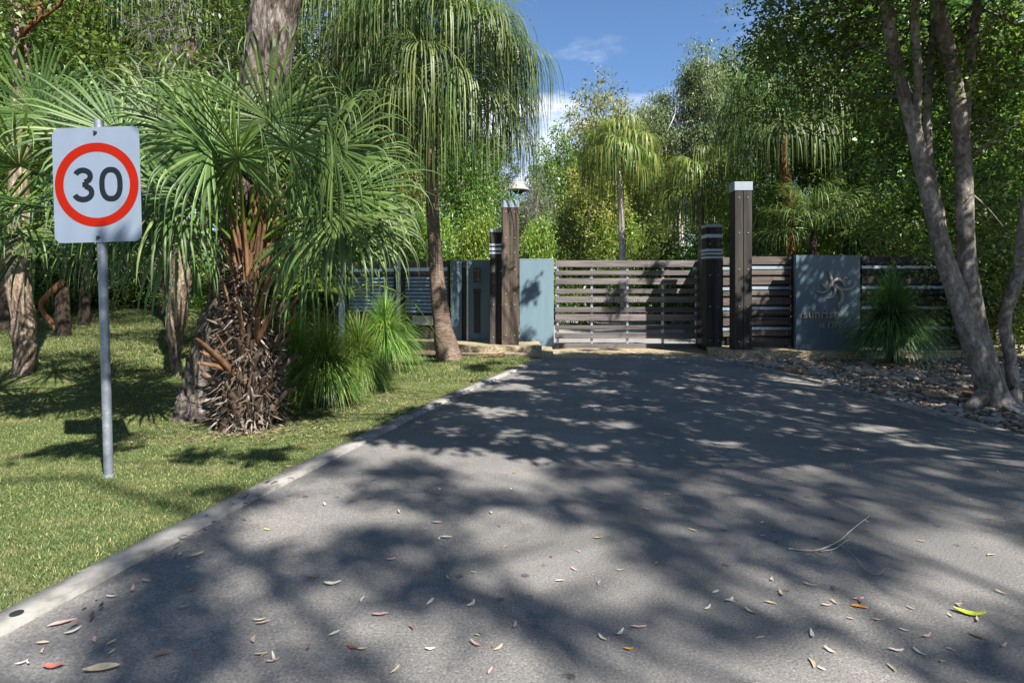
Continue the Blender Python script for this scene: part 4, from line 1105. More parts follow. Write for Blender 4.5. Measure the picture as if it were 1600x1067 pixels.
# flower spikes
mb = MB()
tube(spline([at(487, 556, 6.9), at(512, 500, 6.9), at(545, 456, 7.0), at(585, 445, 7.2), at(640, 468, 7.6), at(680, 520, 8.2), at(702, 558, 9.0)], 30), np.linspace(0.012, 0.006, 30), 6, mb)
tag(link('flower_stalk', mb.mesh('flower_stalk', True), M['petiole']), 'long yellow green stalk arching from the grass trees down to the leaning palm', 'stalk')
for i, (x, a, b, Y, lab) in enumerate(((510, 430, 560, 6.6, 'leftmost upright green stalk rising from the front grass tree'), (545, 425, 560, 7.6, 'upright green stalk in front of the left steel fence post'), (604, 440, 530, 9.3, 'upright green stalk in front of the left louvre panel'))):
    tag(link('flower_stalk', tube([at(x + 3, b, Y), at(x, a, Y)], [0.011, 0.005], 6).mesh('flower_stalk', True), M['petiole']), lab, 'stalk')

# ------------------------------------------------------------------ big trunks on the left
def tex_trunk(name, label, pts, rads, bark, sides=28, n=110, amp=0.12, lob=7, seed=1):
    base = Vector(pts[0]); base.z = float(terr(base.x, base.y))
    pts = [base.copy()] + list(pts[1:])
    o = empty(name, base, label, 'tree')
    P = [np.array(Vector(p_) - base) for p_ in pts]; P[0][2] -= 0.08
    t_, PP = trunk_obj(o, P, rads, sides, bark, n=n, amp=amp, lob=lob, seed=seed)
    return o, PP
gY = 6.25
big, PP = tex_trunk('gum_tree', 'large leaning gum tree with dark furrowed bark, rising behind the foreground palm',
    [at(334, 654, gY), at(346, 560, gY), at(376, 420, gY), at(400, 200, gY), at(434, 0, gY), at(462, -220, gY), at(500, -520, gY)],
    [0.42, 0.30, 0.24, 0.235, 0.235, 0.22, 0.18], BK['gum'], 40, 170, 0.10, 9, 61)
rng = np.random.default_rng(62)
bc = lobes((1.3, 1.0, 9.5), (3.2, 3.2, 2.2), 8, 50, rng)
link('branches', branches(PP[140:], bc[::2], rng, 0.07, nodes=9, twig=0.01, lo=0.1).mesh('branches'), BK['grey'], big)
v, f = leaves(clump_points(bc, 0.6, 50, rng), 0.16, 0.035, rng, 0.8)
link('crown', MB().add(v, f).mesh('crown'), LM['gum'], big)

pb = ground_hit(36, 586)
t2, PP2 = tex_trunk('paperbark_tree', 'paperbark tree with pale flaky bark at the left edge of the lawn',
    [pb, at(38, 520, pb.y), at(28, 420, pb.y), at(30, 300, pb.y + .1), at(34, 150, pb.y + .2), at(28, 0, pb.y + .3), at(10, -200, pb.y + .4)], [0.12, 0.145, 0.135, 0.12, 0.11, 0.10, 0.09], BK['paper'], 30, 120, 0.16, 6, 63)
rng = np.random.default_rng(64)
bc = lobes((-0.2, 0.6, 6.6), (2.4, 2.2, 1.8), 8, 120, rng)
link('branches', branches(PP2[80:], bc[::2], rng, 0.05, nodes=10, lo=0.0).mesh('branches'), BK['rust'], t2)
v, f = leaves(clump_points(bc, 0.5, 60, rng), 0.12, 0.045, rng, 0.3); link('crown', MB().add(v, f).mesh('crown'), LM['broad'], t2)
sb = ground_hit(278, 588)
t3, PP3 = tex_trunk('paperbark_tree', 'slender flaky barked tree trunk on the lawn between the speed sign and the big gum',
    [sb, at(274, 540, sb.y), at(281, 470, sb.y), at(286, 400, sb.y), at(282, 250, sb.y + .2), at(300, 60, sb.y + .3)], [0.05, 0.09, 0.12, 0.11, 0.08, 0.06], BK['paper'], 20, 90, 0.25, 4, 65)
rng = np.random.default_rng(66)
bc = lobes((0.1, 0.6, 5.3), (1.8, 1.6, 1.5), 6, 70, rng)
link('branches', branches(PP3[50:], bc, rng, 0.03, nodes=8, lo=0.0).mesh('branches'), BK['grey'], t3)
v, f = leaves(clump_points(bc, 0.45, 45, rng), 0.11, 0.04, rng, 0.3); link('crown', MB().add(v, f).mesh('crown'), LM['dark'], t3)
for (px, py, r_, h_, lab, bk) in ((97, 525, 0.13, 1.1, 'dark broken stump at the edge of the bush left of the sign pole', 'dark'), ):
    p_ = ground_hit(px, py)
    o = empty('tree_stump', p_, lab, 'stump')
    trunk_obj(o, [(0, 0, -0.1), (0.02, 0, h_ * .5), (-0.02, 0, h_)], [r_ * 1.2, r_, r_ * .9], 14, BK[bk], n=20, amp=0.15, seed=71)
    trunk_obj(o, [(-0.05, -0.05, 0.1), (-0.35, -0.1, 0.62), (-0.05, -0.15, 0.95), (0.1, -0.1, 1.15)], [0.05, 0.05, 0.07, 0.06], 10, BK['rust'], 'limb', n=20, amp=0.15, seed=72)
for i, (px, py, r_, lab, bk, hh) in enumerate(((238, 482, 0.14, 'dark trunk at the back of the lawn right of the sign pole', 'dark', 7), (205, 474, 0.10, 'shadowy dark trunk further back, just right of the sign pole', 'dark', 7),
        (8, 515, 0.14, 'dark trunk in the bush at the far left edge', 'dark', 6), (318, 470, 0.10, 'dark trunk in the bush just left of the big gum', 'dark', 7))):
    p_ = ground_hit(px, py)
    o = empty('slim_tree', p_, lab, 'tree')
    rng = np.random.default_rng(80 + i)
    _, PQ = trunk_obj(o, [(0, 0, -0.1), (0.1 * rng.normal(), 0, hh * .4), (0.3 * rng.normal(), 0.2, hh)], [r_ * 1.2, r_, r_ * .6], 12, BK[bk], n=30, amp=0.1, seed=81 + i)
    bc = lobes((0, 0, hh), (2.3, 2.0, 2.4), 7, 110, rng)
    link('branches', branches(PQ[10:], bc[::2], rng, 0.04, nodes=10, lo=0.2).mesh('branches'), BK['grey'], o)
    v, f = leaves(clump_points(bc, 0.55, 55, rng), 0.15, 0.06, rng, 0.2); link('crown', MB().add(v, f).mesh('crown'), LM['broad' if i % 2 else 'dark'], o)

# ------------------------------------------------------------------ multi-stemmed tree on the right
mY = 6.6
mb0 = at(1560, 640, mY); mb0.z = 0
mt = empty('multi_stem_tree', mb0, 'grey multi stemmed tree leaning left over the rock bed at the right edge', 'tree')
def ml(px, py, dy=0.0): return np.array(at(px, py, mY + dy) - mb0)
stems = [([(1566, 645, 0), (1545, 600, 0), (1512, 510, 0), (1478, 410, 0), (1452, 310, 0), (1425, 190, .05), (1392, 60, .1), (1370, -120, .2)], [.20, .135, .115, .095, .08, .075, .07, .06]),
         ([(1560, 640, .1), (1548, 590, .1), (1520, 480, .1), (1508, 370, .1), (1505, 250, .1), (1490, 120, .1), (1462, -10, .1), (1450, -160, 0)], [.18, .12, .10, .09, .082, .085, .07, .06]),
         ([(1478, 400, .05), (1468, 330, .2), (1452, 250, .25), (1450, 150, .3), (1458, 60, .35), (1455, -100, .4)], [.05, .045, .045, .045, .04, .03]),
         ([(1508, 200, .1), (1512, 120, .15), (1525, 20, .2), (1530, -120, .3)], [.05, .05, .045, .04]),
         ([(1432, 210, .05), (1434, 120, -.1), (1430, 20, -.15), (1440, -120, -.2)], [.04, .045, .04, .03]),
         ([(1590, 650, .1), (1580, 570, .1), (1570, 500, .1), (1590, 430, .1), (1600, 340, .1), (1622, 200, .1), (1640, 40, .1)], [.075, .062, .06, .06, .05, .05, .04])]
allp = []
for i, (pts, rr) in enumerate(stems):
    _, PQ = trunk_obj(mt, [ml(*p_) for p_ in pts], rr, 18, BK['grey'], 'stem', n=80, amp=0.07, lob=3, seed=90 + i)
    allp.append(PQ)
for i, (a, b) in enumerate((((1550, 600), (1500, 648)), ((1570, 610), (1612, 655)), ((1560, 610), (1552, 660)))):
    trunk_obj(mt, [ml(*a), ml((a[0] + b[0]) / 2, (a[1] + b[1]) / 2 + 4, -.05), ml(b[0], b[1], -.12)], [.10, .07, .03], 10, BK['grey'], 'root', n=16, amp=0.1, seed=97 + i)

# regions that the photograph shows sunlit: crowns are kept thin along the sun's path to them
SV = np.array([0.73, -1.0, 1.33])
def shade_pt(P):
    t_ = P[:, 2] / SV[2]
    return P[:, 0] - SV[0] * t_, P[:, 1] - SV[1] * t_
def sun_gap(P, rng, strength=0.93):
    """True where a leaf may stay"""
    x, y = shade_pt(P)
    lit = ((x > 0.0) & (x < 4.1) & (y > 12.9) & (y < 15.4)) | ((x < kl(np.clip(y, -5, 11)) + 0.0) & (y > 2.0) & (y < 12)) | ((x > -1.5) & (x < 1.0) & (y > 12.3) & (y < 15.5))
    return ~(lit & (rng.random(len(P)) < strength))

rng = np.random.default_rng(101)
# crown as several leaf masses in view and above the frame
cents = []
for (px, py, dy, n_, sx_, sy_, sz_) in ((1190, 40, 1.2, 34, .45, .8, .5), (1260, 120, 1.5, 46, .6, .9, .6), (1340, 60, .6, 60, .8, 1.0, .7), (1440, 120, 1.2, 60, .8, 1.0, .8), (1560, 90, 0.2, 60, .6, .9, .9),
                                        (1570, 260, 0.8, 44, .4, .8, .8), (1370, 200, 1.9, 40, .7, .7, .6), (1590, 400, 1.2, 26, .3, .7, .5), (1400, -120, .3, 90, 1.6, 1.5, .9), (1250, -60, .8, 60, 1.0, 1.0, .6), (1440, 330, 1.8, 26, .6, .6, .5)):
    c = ml(px, py, dy)
    cents.append(c + rng.normal(size=(int(n_ * 0.8), 3)) * np.array([sx_, sy_, sz_]) * 0.6)
cents = np.concatenate(cents)
ok = sun_gap(cents + np.array(mb0), rng, 0.8); cents = cents[ok]
P = clump_points(cents, 0.34, 62, rng, 0.6)
P = P[sun_gap(P + np.array(mb0), rng, 0.9)]
v, f = leaves(P, 0.085, 0.036, rng, 0.45)
link('crown', MB().add(v, f).mesh('crown'), LM['dark'], mt)
tp = np.concatenate([p_[40:] for p_ in allp[:5]])
bmb = MB()
for c in cents[::3]:
    j = np.argmin(np.linalg.norm(tp - c, axis=1) + rng.random(len(tp)) * 0.8); s_ = tp[j]
    if np.linalg.norm(c - s_) > 1.3 or c[2] < 1.6: continue
    tube(spline([s_, (s_ + c) / 2 + rng.normal(size=3) * .12 + np.array([0, 0, .1]), c], 7), np.linspace(0.018, 0.004, 7), 4, bmb, cap=False)
link('branches', bmb.mesh('branches'), BK['grey'], mt)

# ------------------------------------------------------------------ trees behind and beside the camera whose shade falls on the road
def shade_density(x, y, rng):
    nz = np.array([noise.noise(Vector((a * 1.25 + b * .3, b * 1.9, 3.3))) + 0.9 * noise.noise(Vector((a * 2.2 + b * .5, b * 3.0, 7.7))) for a, b in zip(x, y)])
    rx = (x - kl(np.clip(y, -5, 11.2)))
    d = np.zeros(len(x))
    fore = y < 3.35 + 0.8 * nz - 0.25 * np.clip(x, -2, 2)
    d = np.where(fore, (nz + 0.12) * 4, d)
    d = np.where(fore & (y < 2.9) & (x > 0.5), (nz + 0.10) * 4, d)
    mid = ~fore & (y < 12.3)
    edge = 0.9 - (y - 4.2) * 0.10
    d = np.where(mid & (x > edge), (nz + 0.50) * 6, d)
    d = np.where(mid & (x <= edge), (nz + 0.12) * 6, d)
    d = np.where((x > 1.9) & (x < 4.0) & (y > 2.5) & (y < 3.5), (nz - 0.12) * 5, d)
    d = np.where(rx < -0.15, -0.08 + nz * 0.6, d)
    d = np.where((x > 4.7) & (y > 4), 1.05 + nz * 0.9, d)
    d = np.where((x > 4.9) & (y >= 11) & (y < 15), (nz + 0.35) * 4, d)
    d = np.where((y > 12.3) & (x < 4.5), -0.2 + nz * 0.8, d)
    d = np.where((y > 15.0), -1.0, d)
    return d
rng = np.random.default_rng(111)
sx, sy = np.meshgrid(np.arange(-7, 10, 0.27), np.arange(-0.6, 17, 0.27))
sx = (sx + rng.random(sx.shape) * 0.3).ravel(); sy = (sy + rng.random(sy.shape) * 0.3).ravel()
dd = shade_density(sx, sy, rng)
keep = rng.random(len(dd)) < dd
sx, sy = sx[keep], sy[keep]
far = sy > 4.6
zc_ = np.where(far, 4.6 + 2.6 * rng.random(len(sx)), 9.5 + 4.5 * rng.random(len(sx)))
zc_ = np.maximum(zc_, (1.35 + 0.53 * sy) / 1.4 + 0.3 + 0.6 * rng.random(len(sx)))
cc = np.stack([sx + SV[0] * zc_ / SV[2], sy + SV[1] * zc_ / SV[2], zc_], -1)
def visible(P): return (P[:, 1] > 0.3) & (P[:, 2] - EYE < 0.51 * P[:, 1]) & (np.abs(P[:, 0]) < 0.9 * P[:, 1] + 0.6) 
def shade_tree(label, base, sel, leafr, bark, per, L, W_, hub_h, seed, rad, tr=0.2):
    rng = np.random.default_rng(seed)
    c = cc[sel]; c = c[~visible(c)]
    base = Vector(base)
    o = empty('gum_tree', base, label, 'tree')
    c = c - np.array(base)
    m_ = c.mean(0)
    tp_ = spline([(0, 0, -0.2), (0.1, 0.1, hub_h * .3), (m_[0] * .25, m_[1] * .25, hub_h * .6), (m_[0] * .6, m_[1] * .6, hub_h)], 40)
    link('trunk', tube(tp_, np.linspace(tr, tr * .45, 40), 14, bump=barkbump(seed, .08)).mesh('trunk', True), BK[bark], o)
    link('branches', branches(tp_, c[::2], rng, tr * .38, nodes=14, twig=0.012, lo=0.5).mesh('branches'), BK[bark], o)
    P = clump_points(c, rad, per, rng, 0.6)
    v, f = leaves(P, L, W_, rng, 0.6)
    link('crown', MB().add(v, f).mesh('crown'), LM[leafr], o)
    return o
hi = ~far
shade_tree('tall gum tree outside the picture throwing soft dappled shade on the near road', (9.3, -9.5, 0), hi & (sx < 1.6), 'gum', 'grey', 52, 0.17, 0.048, 11, 121, 0.19, 0.20)
shade_tree('gum tree outside the picture throwing soft shade over the lower right road', (11.8, -5.5, 0), hi & (sx >= 1.6), 'gum', 'grey', 52, 0.17, 0.048, 11, 122, 0.19, 0.18)
shade_tree('broadleaf tree outside the picture on the right that darkens the middle of the road', (9.0, 0.8, 0), far & (sx < 2.6), 'dark', 'grey', 115, 0.13, 0.065, 5.2, 123, 0.20, 0.14)
shade_tree('broadleaf tree outside the picture on the right that shades the rock bed and lettered panel', (10.8, 4.0, 0), far & (sx >= 2.6), 'dark', 'grey', 85, 0.13, 0.06, 5.0, 124, 0.23, 0.14)

# ------------------------------------------------------------------ background trees
T = tree
T('gum', 1062, 30, 70, 135, 'tall pale trunked gum tree with loose grey green crown against the sky', rz=0.4)
T('gum', 1128, 31, 46, 150, 'taller gum tree beside it, its crown half hidden by leaves at upper right', rz=2.0)
T('olive', 972, 36, 135, 215, 'olive green tree whose top rises behind the yellow weeping palm', rz=1.0)
T('broadleaf', 872, 33, 200, 130, 'dark crowned small tree between the sky gap and the olive tree', mat='dark', rz=0.0)
T('twiggy', 838, 26, 272, 95, 'grey bare twiggy tree behind the tall brown post', rz=0.3)
T('bright', 728, 19, 228, 150, 'bright green broadleaf tree behind the left fence, right of the leaning palm', rz=0.6, mat='broad')
T('gum', 748, 25, 185, 130, 'gum tree with dark hanging sprays under the weeping palm crown', rz=1.6)
T('bush', 828, 17.5, 322, 95, 'yellow green bush directly behind the tall brown post')
T('bush', 738, 16.5, 318, 110, 'bright bush around the small flat topped street lamp')
T('bush', 655, 16.0, 300, 120, 'bright bush left of the leaning palm trunk above the louvre fence')
T('bush', 575, 16.5, 320, 110, 'bright bush above the left louvre section')
T('darkbush', 905, 23, 340, 120, 'dark bush behind the left half of the gate')
T('darkbush', 1045, 24, 330, 130, 'dark bush behind the right half of the gate')
T('bush', 975, 27, 320, 120, 'green bush behind the slim pale palm trunk')
T('broadleaf', 920, 28, 255, 130, 'mid green tree behind the left half of the gate', mat='olive')
T('broadleaf', 1150, 21, 240, 170, 'leafy tree behind the banded right post')
T('bright', 1185, 17, 300, 130, 'bright leafy tree between the two right posts', rz=2.2)
T('broadleaf', 1310, 16.5, 60, 260, 'tall mid green tree behind the lettered panel', rz=0.9)
T('broadleaf', 1470, 14, -40, 300, 'tall leafy tree behind the multi stemmed tree', rz=3.3)
T('bright', 1560, 12.5, 170, 230, 'bright leafed tree behind the right edge of the shaded fence', rz=1.3, mat='broad')
T('broadleaf', 1390, 19, -60, 280, 'dark tall tree deep behind the right fence', mat='dark', rz=4.0)
T('darkbush', 1395, 12.9, 330, 190, 'dark bush spilling over the shaded fence', rz=1.1)
T('darkbush', 1530, 11.6, 370, 170, 'dark bush at the far end of the shaded fence', rz=2.5)
T('bush', 1330, 15, 300, 140, 'sunny green bush behind the top of the lettered panel')
T('bright', 1600, 16, 40, 250, 'bright tree at the right edge beyond the shaded fence', rz=0.2)
T('broadleaf', 130, 13.5, -20, 260, 'leafy tree with dark glossy foliage at the upper left', mat='dark', rz=0.5)
T('twiggy', 265, 13, -10, 190, 'grey twiggy tree above the foreground palm fronds', rz=1.5)
T('broadleaf', 330, 17, -60, 240, 'tall green tree behind the twiggy tree at upper left', rz=2.8)
T('bright', 450, 18, 90, 220, 'green tree behind the big gum trunk', mat='broad', rz=4.4)
T('bright', 590, 21, 130, 200, 'yellow green tree behind the left weeping palm', mat='olive', rz=3.9)
T('broadleaf', 10, 16, -40, 240, 'tall green tree at the far left edge', rz=5.2)
T('broadleaf', 640, 27, 100, 220, 'tall tree behind the leaning palm crown', rz=5.0)
for i, (px, Y, top, wd_, lab) in enumerate(((60, 15.5, 330, 150, 'dark bush at the back left behind the paperbark trunk'), (165, 17, 345, 150, 'dark bush behind the sign pole'), (280, 17, 340, 160, 'dark bush at the back of the lawn behind the slender trunk'),
        (400, 15.5, 345, 150, 'dark bush behind the shaggy palm trunk'), (490, 14.8, 350, 130, 'dark bush just left of the louvre fence end'))):
    T('darkbush', px, Y, top, wd_, lab, rz=i * 1.3)

# undergrowth and far woodland, each one mass
rng = np.random.default_rng(131)
def mass(name, label, n, xr, yr, hfn, L, W_, lm, drop=0.1, thick=0.35, clr=0.4, per=40):
    m_ = n // per
    x = rng.uniform(*xr, m_); y = rng.uniform(*yr, m_)
    h = hfn(x, y)
    z = terr(x, y) + h * rng.random(m_) ** 0.8
    P = clump_points(np.stack([x, y, z], -1), clr, per, rng)
    P[:, 2] = np.maximum(P[:, 2], terr(P[:, 0], P[:, 1]) + 0.02)
    v, f = leaves(P, L, W_, rng, drop)
    return tag(link(name, MB().add(v, f).mesh(name), LM[lm]), label, 'vegetation', kind='stuff')
mass('undergrowth', 'dense shrubby undergrowth along the back of the lawn', 70000, (-21, -5.2), (16.5, 20), lambda x, y: 1.1 + 1.2 * rng.random(len(x)), 0.13, 0.05, 'dark', clr=0.45)
mass('undergrowth', 'dense undergrowth behind the gate and right fence', 90000, (-4, 24), (26, 31), lambda x, y: np.where(x < 12, 3.2, 5.0) * (0.6 + 0.5 * rng.random(len(x))), 0.20, 0.08, 'broad', clr=0.6)
mass('undergrowth', 'shaded scrub behind the right hand fence', 60000, (8.5, 19), (12.8, 17.5), lambda x, y: 1.8 + 1.3 * rng.random(len(x)), 0.12, 0.05, 'dark', clr=0.4)
mass('undergrowth', 'green scrub behind the louvre fence', 40000, (-7, -0.6), (15.8, 19), lambda x, y: 1.6 + 0.9 * rng.random(len(x)), 0.11, 0.05, 'broad', clr=0.4)
def wood_h(x, y):
    px = 800 + x / y * F
    top = np.interp(px, [-200, 560, 700, 790, 850, 930, 1010, 1130, 1200, 1800], [-250, -60, 190, 318, 290, 245, 215, 160, 40, -250])
    return np.maximum(1.0, EYE + (HOR - top) * y / F - 0.5) 
mass('woodland', 'far wooded backdrop of gum and scrub behind everything', 200000, (-52, 52), (39, 50), wood_h, 0.42, 0.15, 'gum', drop=0.3, clr=1.1)

# ------------------------------------------------------------------ rock bed on the right
bed = [( float(kr(y)) + 0.14, y) for y in np.linspace(2.0, 11.3, 20)]
bl = [(x, y, 0.012) for x, y in bed] + [(12.5, y, 0.012) for x, y in bed]
nb = len(bed)
bed_o = tag(link('rock_bed', MB().add(bl, [[i, i + nb, i + nb + 1, i + 1] for i in range(nb - 1)]).mesh('rock_bed'), M['soil']), kind='structure')
def rock_mesh(seed):
    bm = bmesh.new(); bmesh.ops.create_icosphere(bm, subdivisions=1, radius=1)
    r = np.random.default_rng(seed)
    for v_ in bm.verts:
        v_.co *= 0.75 + 0.45 * r.random(); v_.co.z *= 0.45
    me = bpy.data.meshes.new('stone'); bm.to_mesh(me); bm.free(); return me
M['rock'] = noise_mat('river_stone', [(0.3, (0.13, 0.10, 0.075)), (0.5, (0.25, 0.20, 0.155)), (0.7, (0.40, 0.34, 0.27))], scale=2.0, bump=0.5, rough=0.85)
M['rock_grey'] = noise_mat('blue_grey_stone', [(0.3, (0.13, 0.125, 0.12)), (0.7, (0.30, 0.29, 0.275))], scale=2.5, bump=0.4, rough=0.85)
M['rock_rust'] = noise_mat('rust_stone', [(0.3, (0.14, 0.08, 0.05)), (0.7, (0.36, 0.24, 0.16))], scale=2.5, bump=0.4, rough=0.85)
RK = [rock_mesh(200 + i) for i in range(9)]
for i, m_ in enumerate(RK): m_.materials.append([M['rock'], M['rock'], M['rock_grey'], M['rock_rust'], M['rock']][i % 5])
rng = np.random.default_rng(141)
for i in range(290):
    y = 5.2 + 6.0 * rng.random(); u = rng.random() ** 1.3
    x = float(kr(y)) + 0.26 + u * (min(4.6, y * .9 - 4.2 + 0.8) if y > 5 else 1)
    if x > 9.5: continue
    s_ = 0.04 + 0.085 * rng.random() ** 2 + (0.05 if y > 8.5 and rng.random() < .4 else 0)
    o = link('stone', RK[rng.integers(9)], None, bed_o, (x, y, 0.014 + s_ * 0.15), (rng.normal() * .2, rng.normal() * .2, rng.random() * 6.28), (s_ * (1 + .6 * rng.random()), s_, s_ * (.8 + .5 * rng.random())))
# gravel: many small stones as one part
n = 15000
y = 2.0 + 9.3 * rng.random(n); x = kr(y) + 0.15 + (rng.random(n) ** 1.2) * 5.5
base8 = unit(boxv(-1, 1, -1, 1, -1, 1)) 
s_ = 0.012 + 0.028 * rng.random(n) ** 1.6
V8 = base8[None] * (0.6 + 0.6 * rng.random((n, 8, 1))) * s_[:, None, None] * np.array([1.3, 1.1, 0.6])
a = rng.random(n) * 6.283
R_ = np.stack([np.stack([np.cos(a), -np.sin(a)], -1), np.stack([np.sin(a), np.cos(a)], -1)], -2)
V8[..., :2] = np.einsum('nij,nkj->nki', R_, V8[..., :2])
V8 += np.stack([x, y, 0.014 + s_ * .3], -1)[:, None, :]
Q8 = (np.arange(n)[:, None, None] * 8 + BOXF[None]).reshape(-1, 4)
m_, t_, b_, o_ = mat_base('gravel_mix')
g_ = t_.nodes.new('ShaderNodeNewGeometry'); r_ = ramp(t_, [(0, (0.10, 0.075, 0.055)), (0.5, (0.22, 0.175, 0.13)), (0.85, (0.34, 0.30, 0.25)), (1, (0.5, 0.48, 0.45))])
t_.links.new(g_.outputs['Random Per Island'], r_.inputs['Fac']); t_.links.new(r_.outputs['Color'], b_.inputs['Base Color']); b_.inputs['Roughness'].default_value = 0.9
ob = link('gravel', MB().add(V8.reshape(-1, 3), Q8).mesh('gravel'), m_, bed_o); ob['kind'] = 'stuff'

# ------------------------------------------------------------------ fallen leaves
def fleaf(seed, curl):
    r = np.random.default_rng(seed); K = 7; rows_ = []
    bend = r.normal() * 0.30
    for t_ in np.linspace(0, 1, K):
        w_ = 0.20 * math.sin(math.pi * min(1, t_ * 0.93 + 0.03)) ** 0.75 * (1 - .25 * t_) / 1.4
        xx_ = t_ - 0.5; yy_ = bend * (t_ - .5) ** 2
        zz_ = curl * (t_ - .5) ** 2 * 1.4
        rows_.append([(xx_, yy_ - w_, zz_ + w_ * 0.3), (xx_, yy_, zz_), (xx_, yy_ + w_, zz_ + w_ * (.3 + .4 * r.random()))])
    A = np.array(rows_); A[..., 2] -= A[..., 2].min()
    idx = np.arange(K * 3).reshape(K, 3)
    q = np.stack([idx[:-1, :-1], idx[:-1, 1:], idx[1:, 1:], idx[1:, :-1]], -1).reshape(-1, 4)
    return MB().add(A.reshape(-1, 3), q).mesh('fallen_leaf', True)
cols = {'tan': (0.50, 0.40, 0.27), 'pink': (0.50, 0.31, 0.27), 'brown': (0.22, 0.13, 0.085), 'yellow': (0.55, 0.42, 0.03), 'orange': (0.60, 0.27, 0.02), 'red': (0.34, 0.11, 0.08), 'lime': (0.50, 0.58, 0.04), 'pale': (0.62, 0.57, 0.45)}
FL = {}
for c_, col in cols.items():
    mt_ = plain('dry_leaf_' + c_, tuple(0.85 * k_ for k_ in col), rough=0.7, var=0.25, scale=4, bump=0.2)
    FL[c_] = []
    for i in range(3):
        me = fleaf(300 + len(FL) * 5 + i, 0.05 + 0.22 * i); me.materials.append(mt_); FL[c_].append(me)
rng = np.random.default_rng(151)
def put_leaf(px, py, lenpx, c_, label, group=None, ang=None):
    g = ground_hit(px, py)
    L = 0.88 * lenpx * g.y / F
    o = link('fallen_leaf', FL[c_][rng.integers(3)], None, None, (g.x, g.y, 0.016 if not (g.x < kl(g.y)) else 0.034), (rng.normal() * .06, rng.normal() * .06, rng.random() * 6.28 if ang is None else ang), (L, L * (.8 + .5 * rng.random()), L))
    return tag(o, label, 'leaf', group)
put_leaf(1517, 966, 48, 'lime', 'long bright yellow green leaf on the asphalt at the lower right', ang=-0.5)
put_leaf(983, 1021, 18, 'orange', 'small orange leaf on the road at the bottom centre right')
put_leaf(1343, 953, 28, 'orange', 'curved orange yellow leaf on the lower right road, under a pink one', ang=-0.35)
put_leaf(1342, 942, 22, 'pink', 'pink brown leaf just above the orange yellow leaf at lower right', ang=0.1)
put_leaf(998, 986, 28, 'pink', 'rose pink leaf beside a pale leaf on the bottom centre road', ang=0.0)
put_leaf(969, 996, 26, 'pale', 'pale cream leaf left of the rose pink leaf on the bottom centre road', ang=0.9)
put_leaf(781, 1019, 24, 'tan', 'cupped tan leaf standing alone at the bottom centre of the road', ang=1.0)
put_leaf(97, 980, 42, 'pink', 'large rusty pink leaf by the lower left kerb', ang=0.5)
put_leaf(160, 1053, 58, 'tan', 'longest tan leaf at the bottom left corner of the road', ang=0.25)
put_leaf(84, 1048, 36, 'red', 'red and pink blotched leaf left of the longest tan leaf', ang=0.1)
put_leaf(487, 906, 16, 'orange', 'small curled orange brown leaf on the left centre road')
put_leaf(417, 832, 14, 'lime', 'yellow green leaf in the shade near the left kerb')
put_leaf(594, 966, 28, 'pink', 'salmon pink leaf at the lower left centre of the road', ang=0.1)
put_leaf(673, 946, 22, 'pale', 'cream leaf right of and above the salmon pink leaf', ang=1.1)
put_leaf(1119, 930, 19, 'pale', 'broad cream leaf in the sunny patch right of centre', ang=0.6)
put_leaf(519, 917, 30, 'pale', 'slim cream leaf on the left centre road beside a smaller one', ang=0.2)
put_leaf(308, 872, 26, 'tan', 'slim tan leaf in tree shade on the left of the road', ang=0.8)
put_leaf(1449, 1002, 22, 'pink', 'dull pink leaf below the bright yellow green leaf', ang=0.4)
put_leaf(1527, 1001, 26, 'brown', 'olive brown leaf right of the dull pink leaf at lower right', ang=-0.9)
put_leaf(1436, 1027, 24, 'pale', 'pale grey leaf at the bottom right, left of the pink leaves', ang=-1.2)
put_leaf(1204, 948, 0.01 + 20, 'tan', 'tan leaf in the soft shade right of the broad cream leaf', ang=-0.4)
put_leaf(683, 820, 16, 'tan', 'tan leaf near the middle of the road in a sunlit gap', ang=0.3)
put_leaf(698, 844, 20, 'pale', 'cream leaf just below the tan leaf in the middle of the road', ang=0.1)
labels = {'tan': 'small scattered tan leaf lying on the asphalt', 'pale': 'small scattered pale cream leaf lying on the asphalt', 'brown': 'small scattered brown leaf lying on the asphalt', 'pink': 'small scattered pinkish leaf lying on the asphalt', 'yellow': 'small scattered yellow leaf lying on the asphalt', 'red': 'small scattered red leaf lying on the asphalt'}
nl = 0
while nl < 150:
    px = rng.uniform(20, 1590); py = 575 + 480 * rng.random() ** 0.75
    g = ground_hit(px, py)
    if g.x < float(kl(min(g.y, 11.2))) + 0.05 or g.x > float(kr(min(g.y, 11.2))) - 0.05: continue
    c_ = rng.choice(['tan', 'pale', 'brown', 'pink', 'yellow', 'red'], p=[.34, .22, .26, .13, .03, .02])
    put_leaf(px, py, (0.03 + 0.034 * rng.random()) * F / g.y, c_, labels[c_], 'scattered %s leaves on the road' % c_)
    nl += 1
# orange frond sheath on the step
o = link('palm_sheath', MB().add(*(lambda A: (A, [[0, 1, 5, 4], [1, 2, 6, 5], [2, 3, 7, 6]]))(np.array([(-0.45, 0.0, 0.0), (-0.15, -0.03, 0.03), (0.10, -0.06, 0.05), (0.16, -0.07, 0.06), (-0.45, 0.03, 0.01), (-0.15, 0.05, 0.05), (0.10, 0.07, 0.08), (0.16, 0.06, 0.09)]))).mesh('palm_sheath'), M['boot_red'], None, (xx(776, 11.66), 11.62, 0.02))
tag(o, 'orange brown dried palm sheath lying against the left lower step', 'palm sheath')
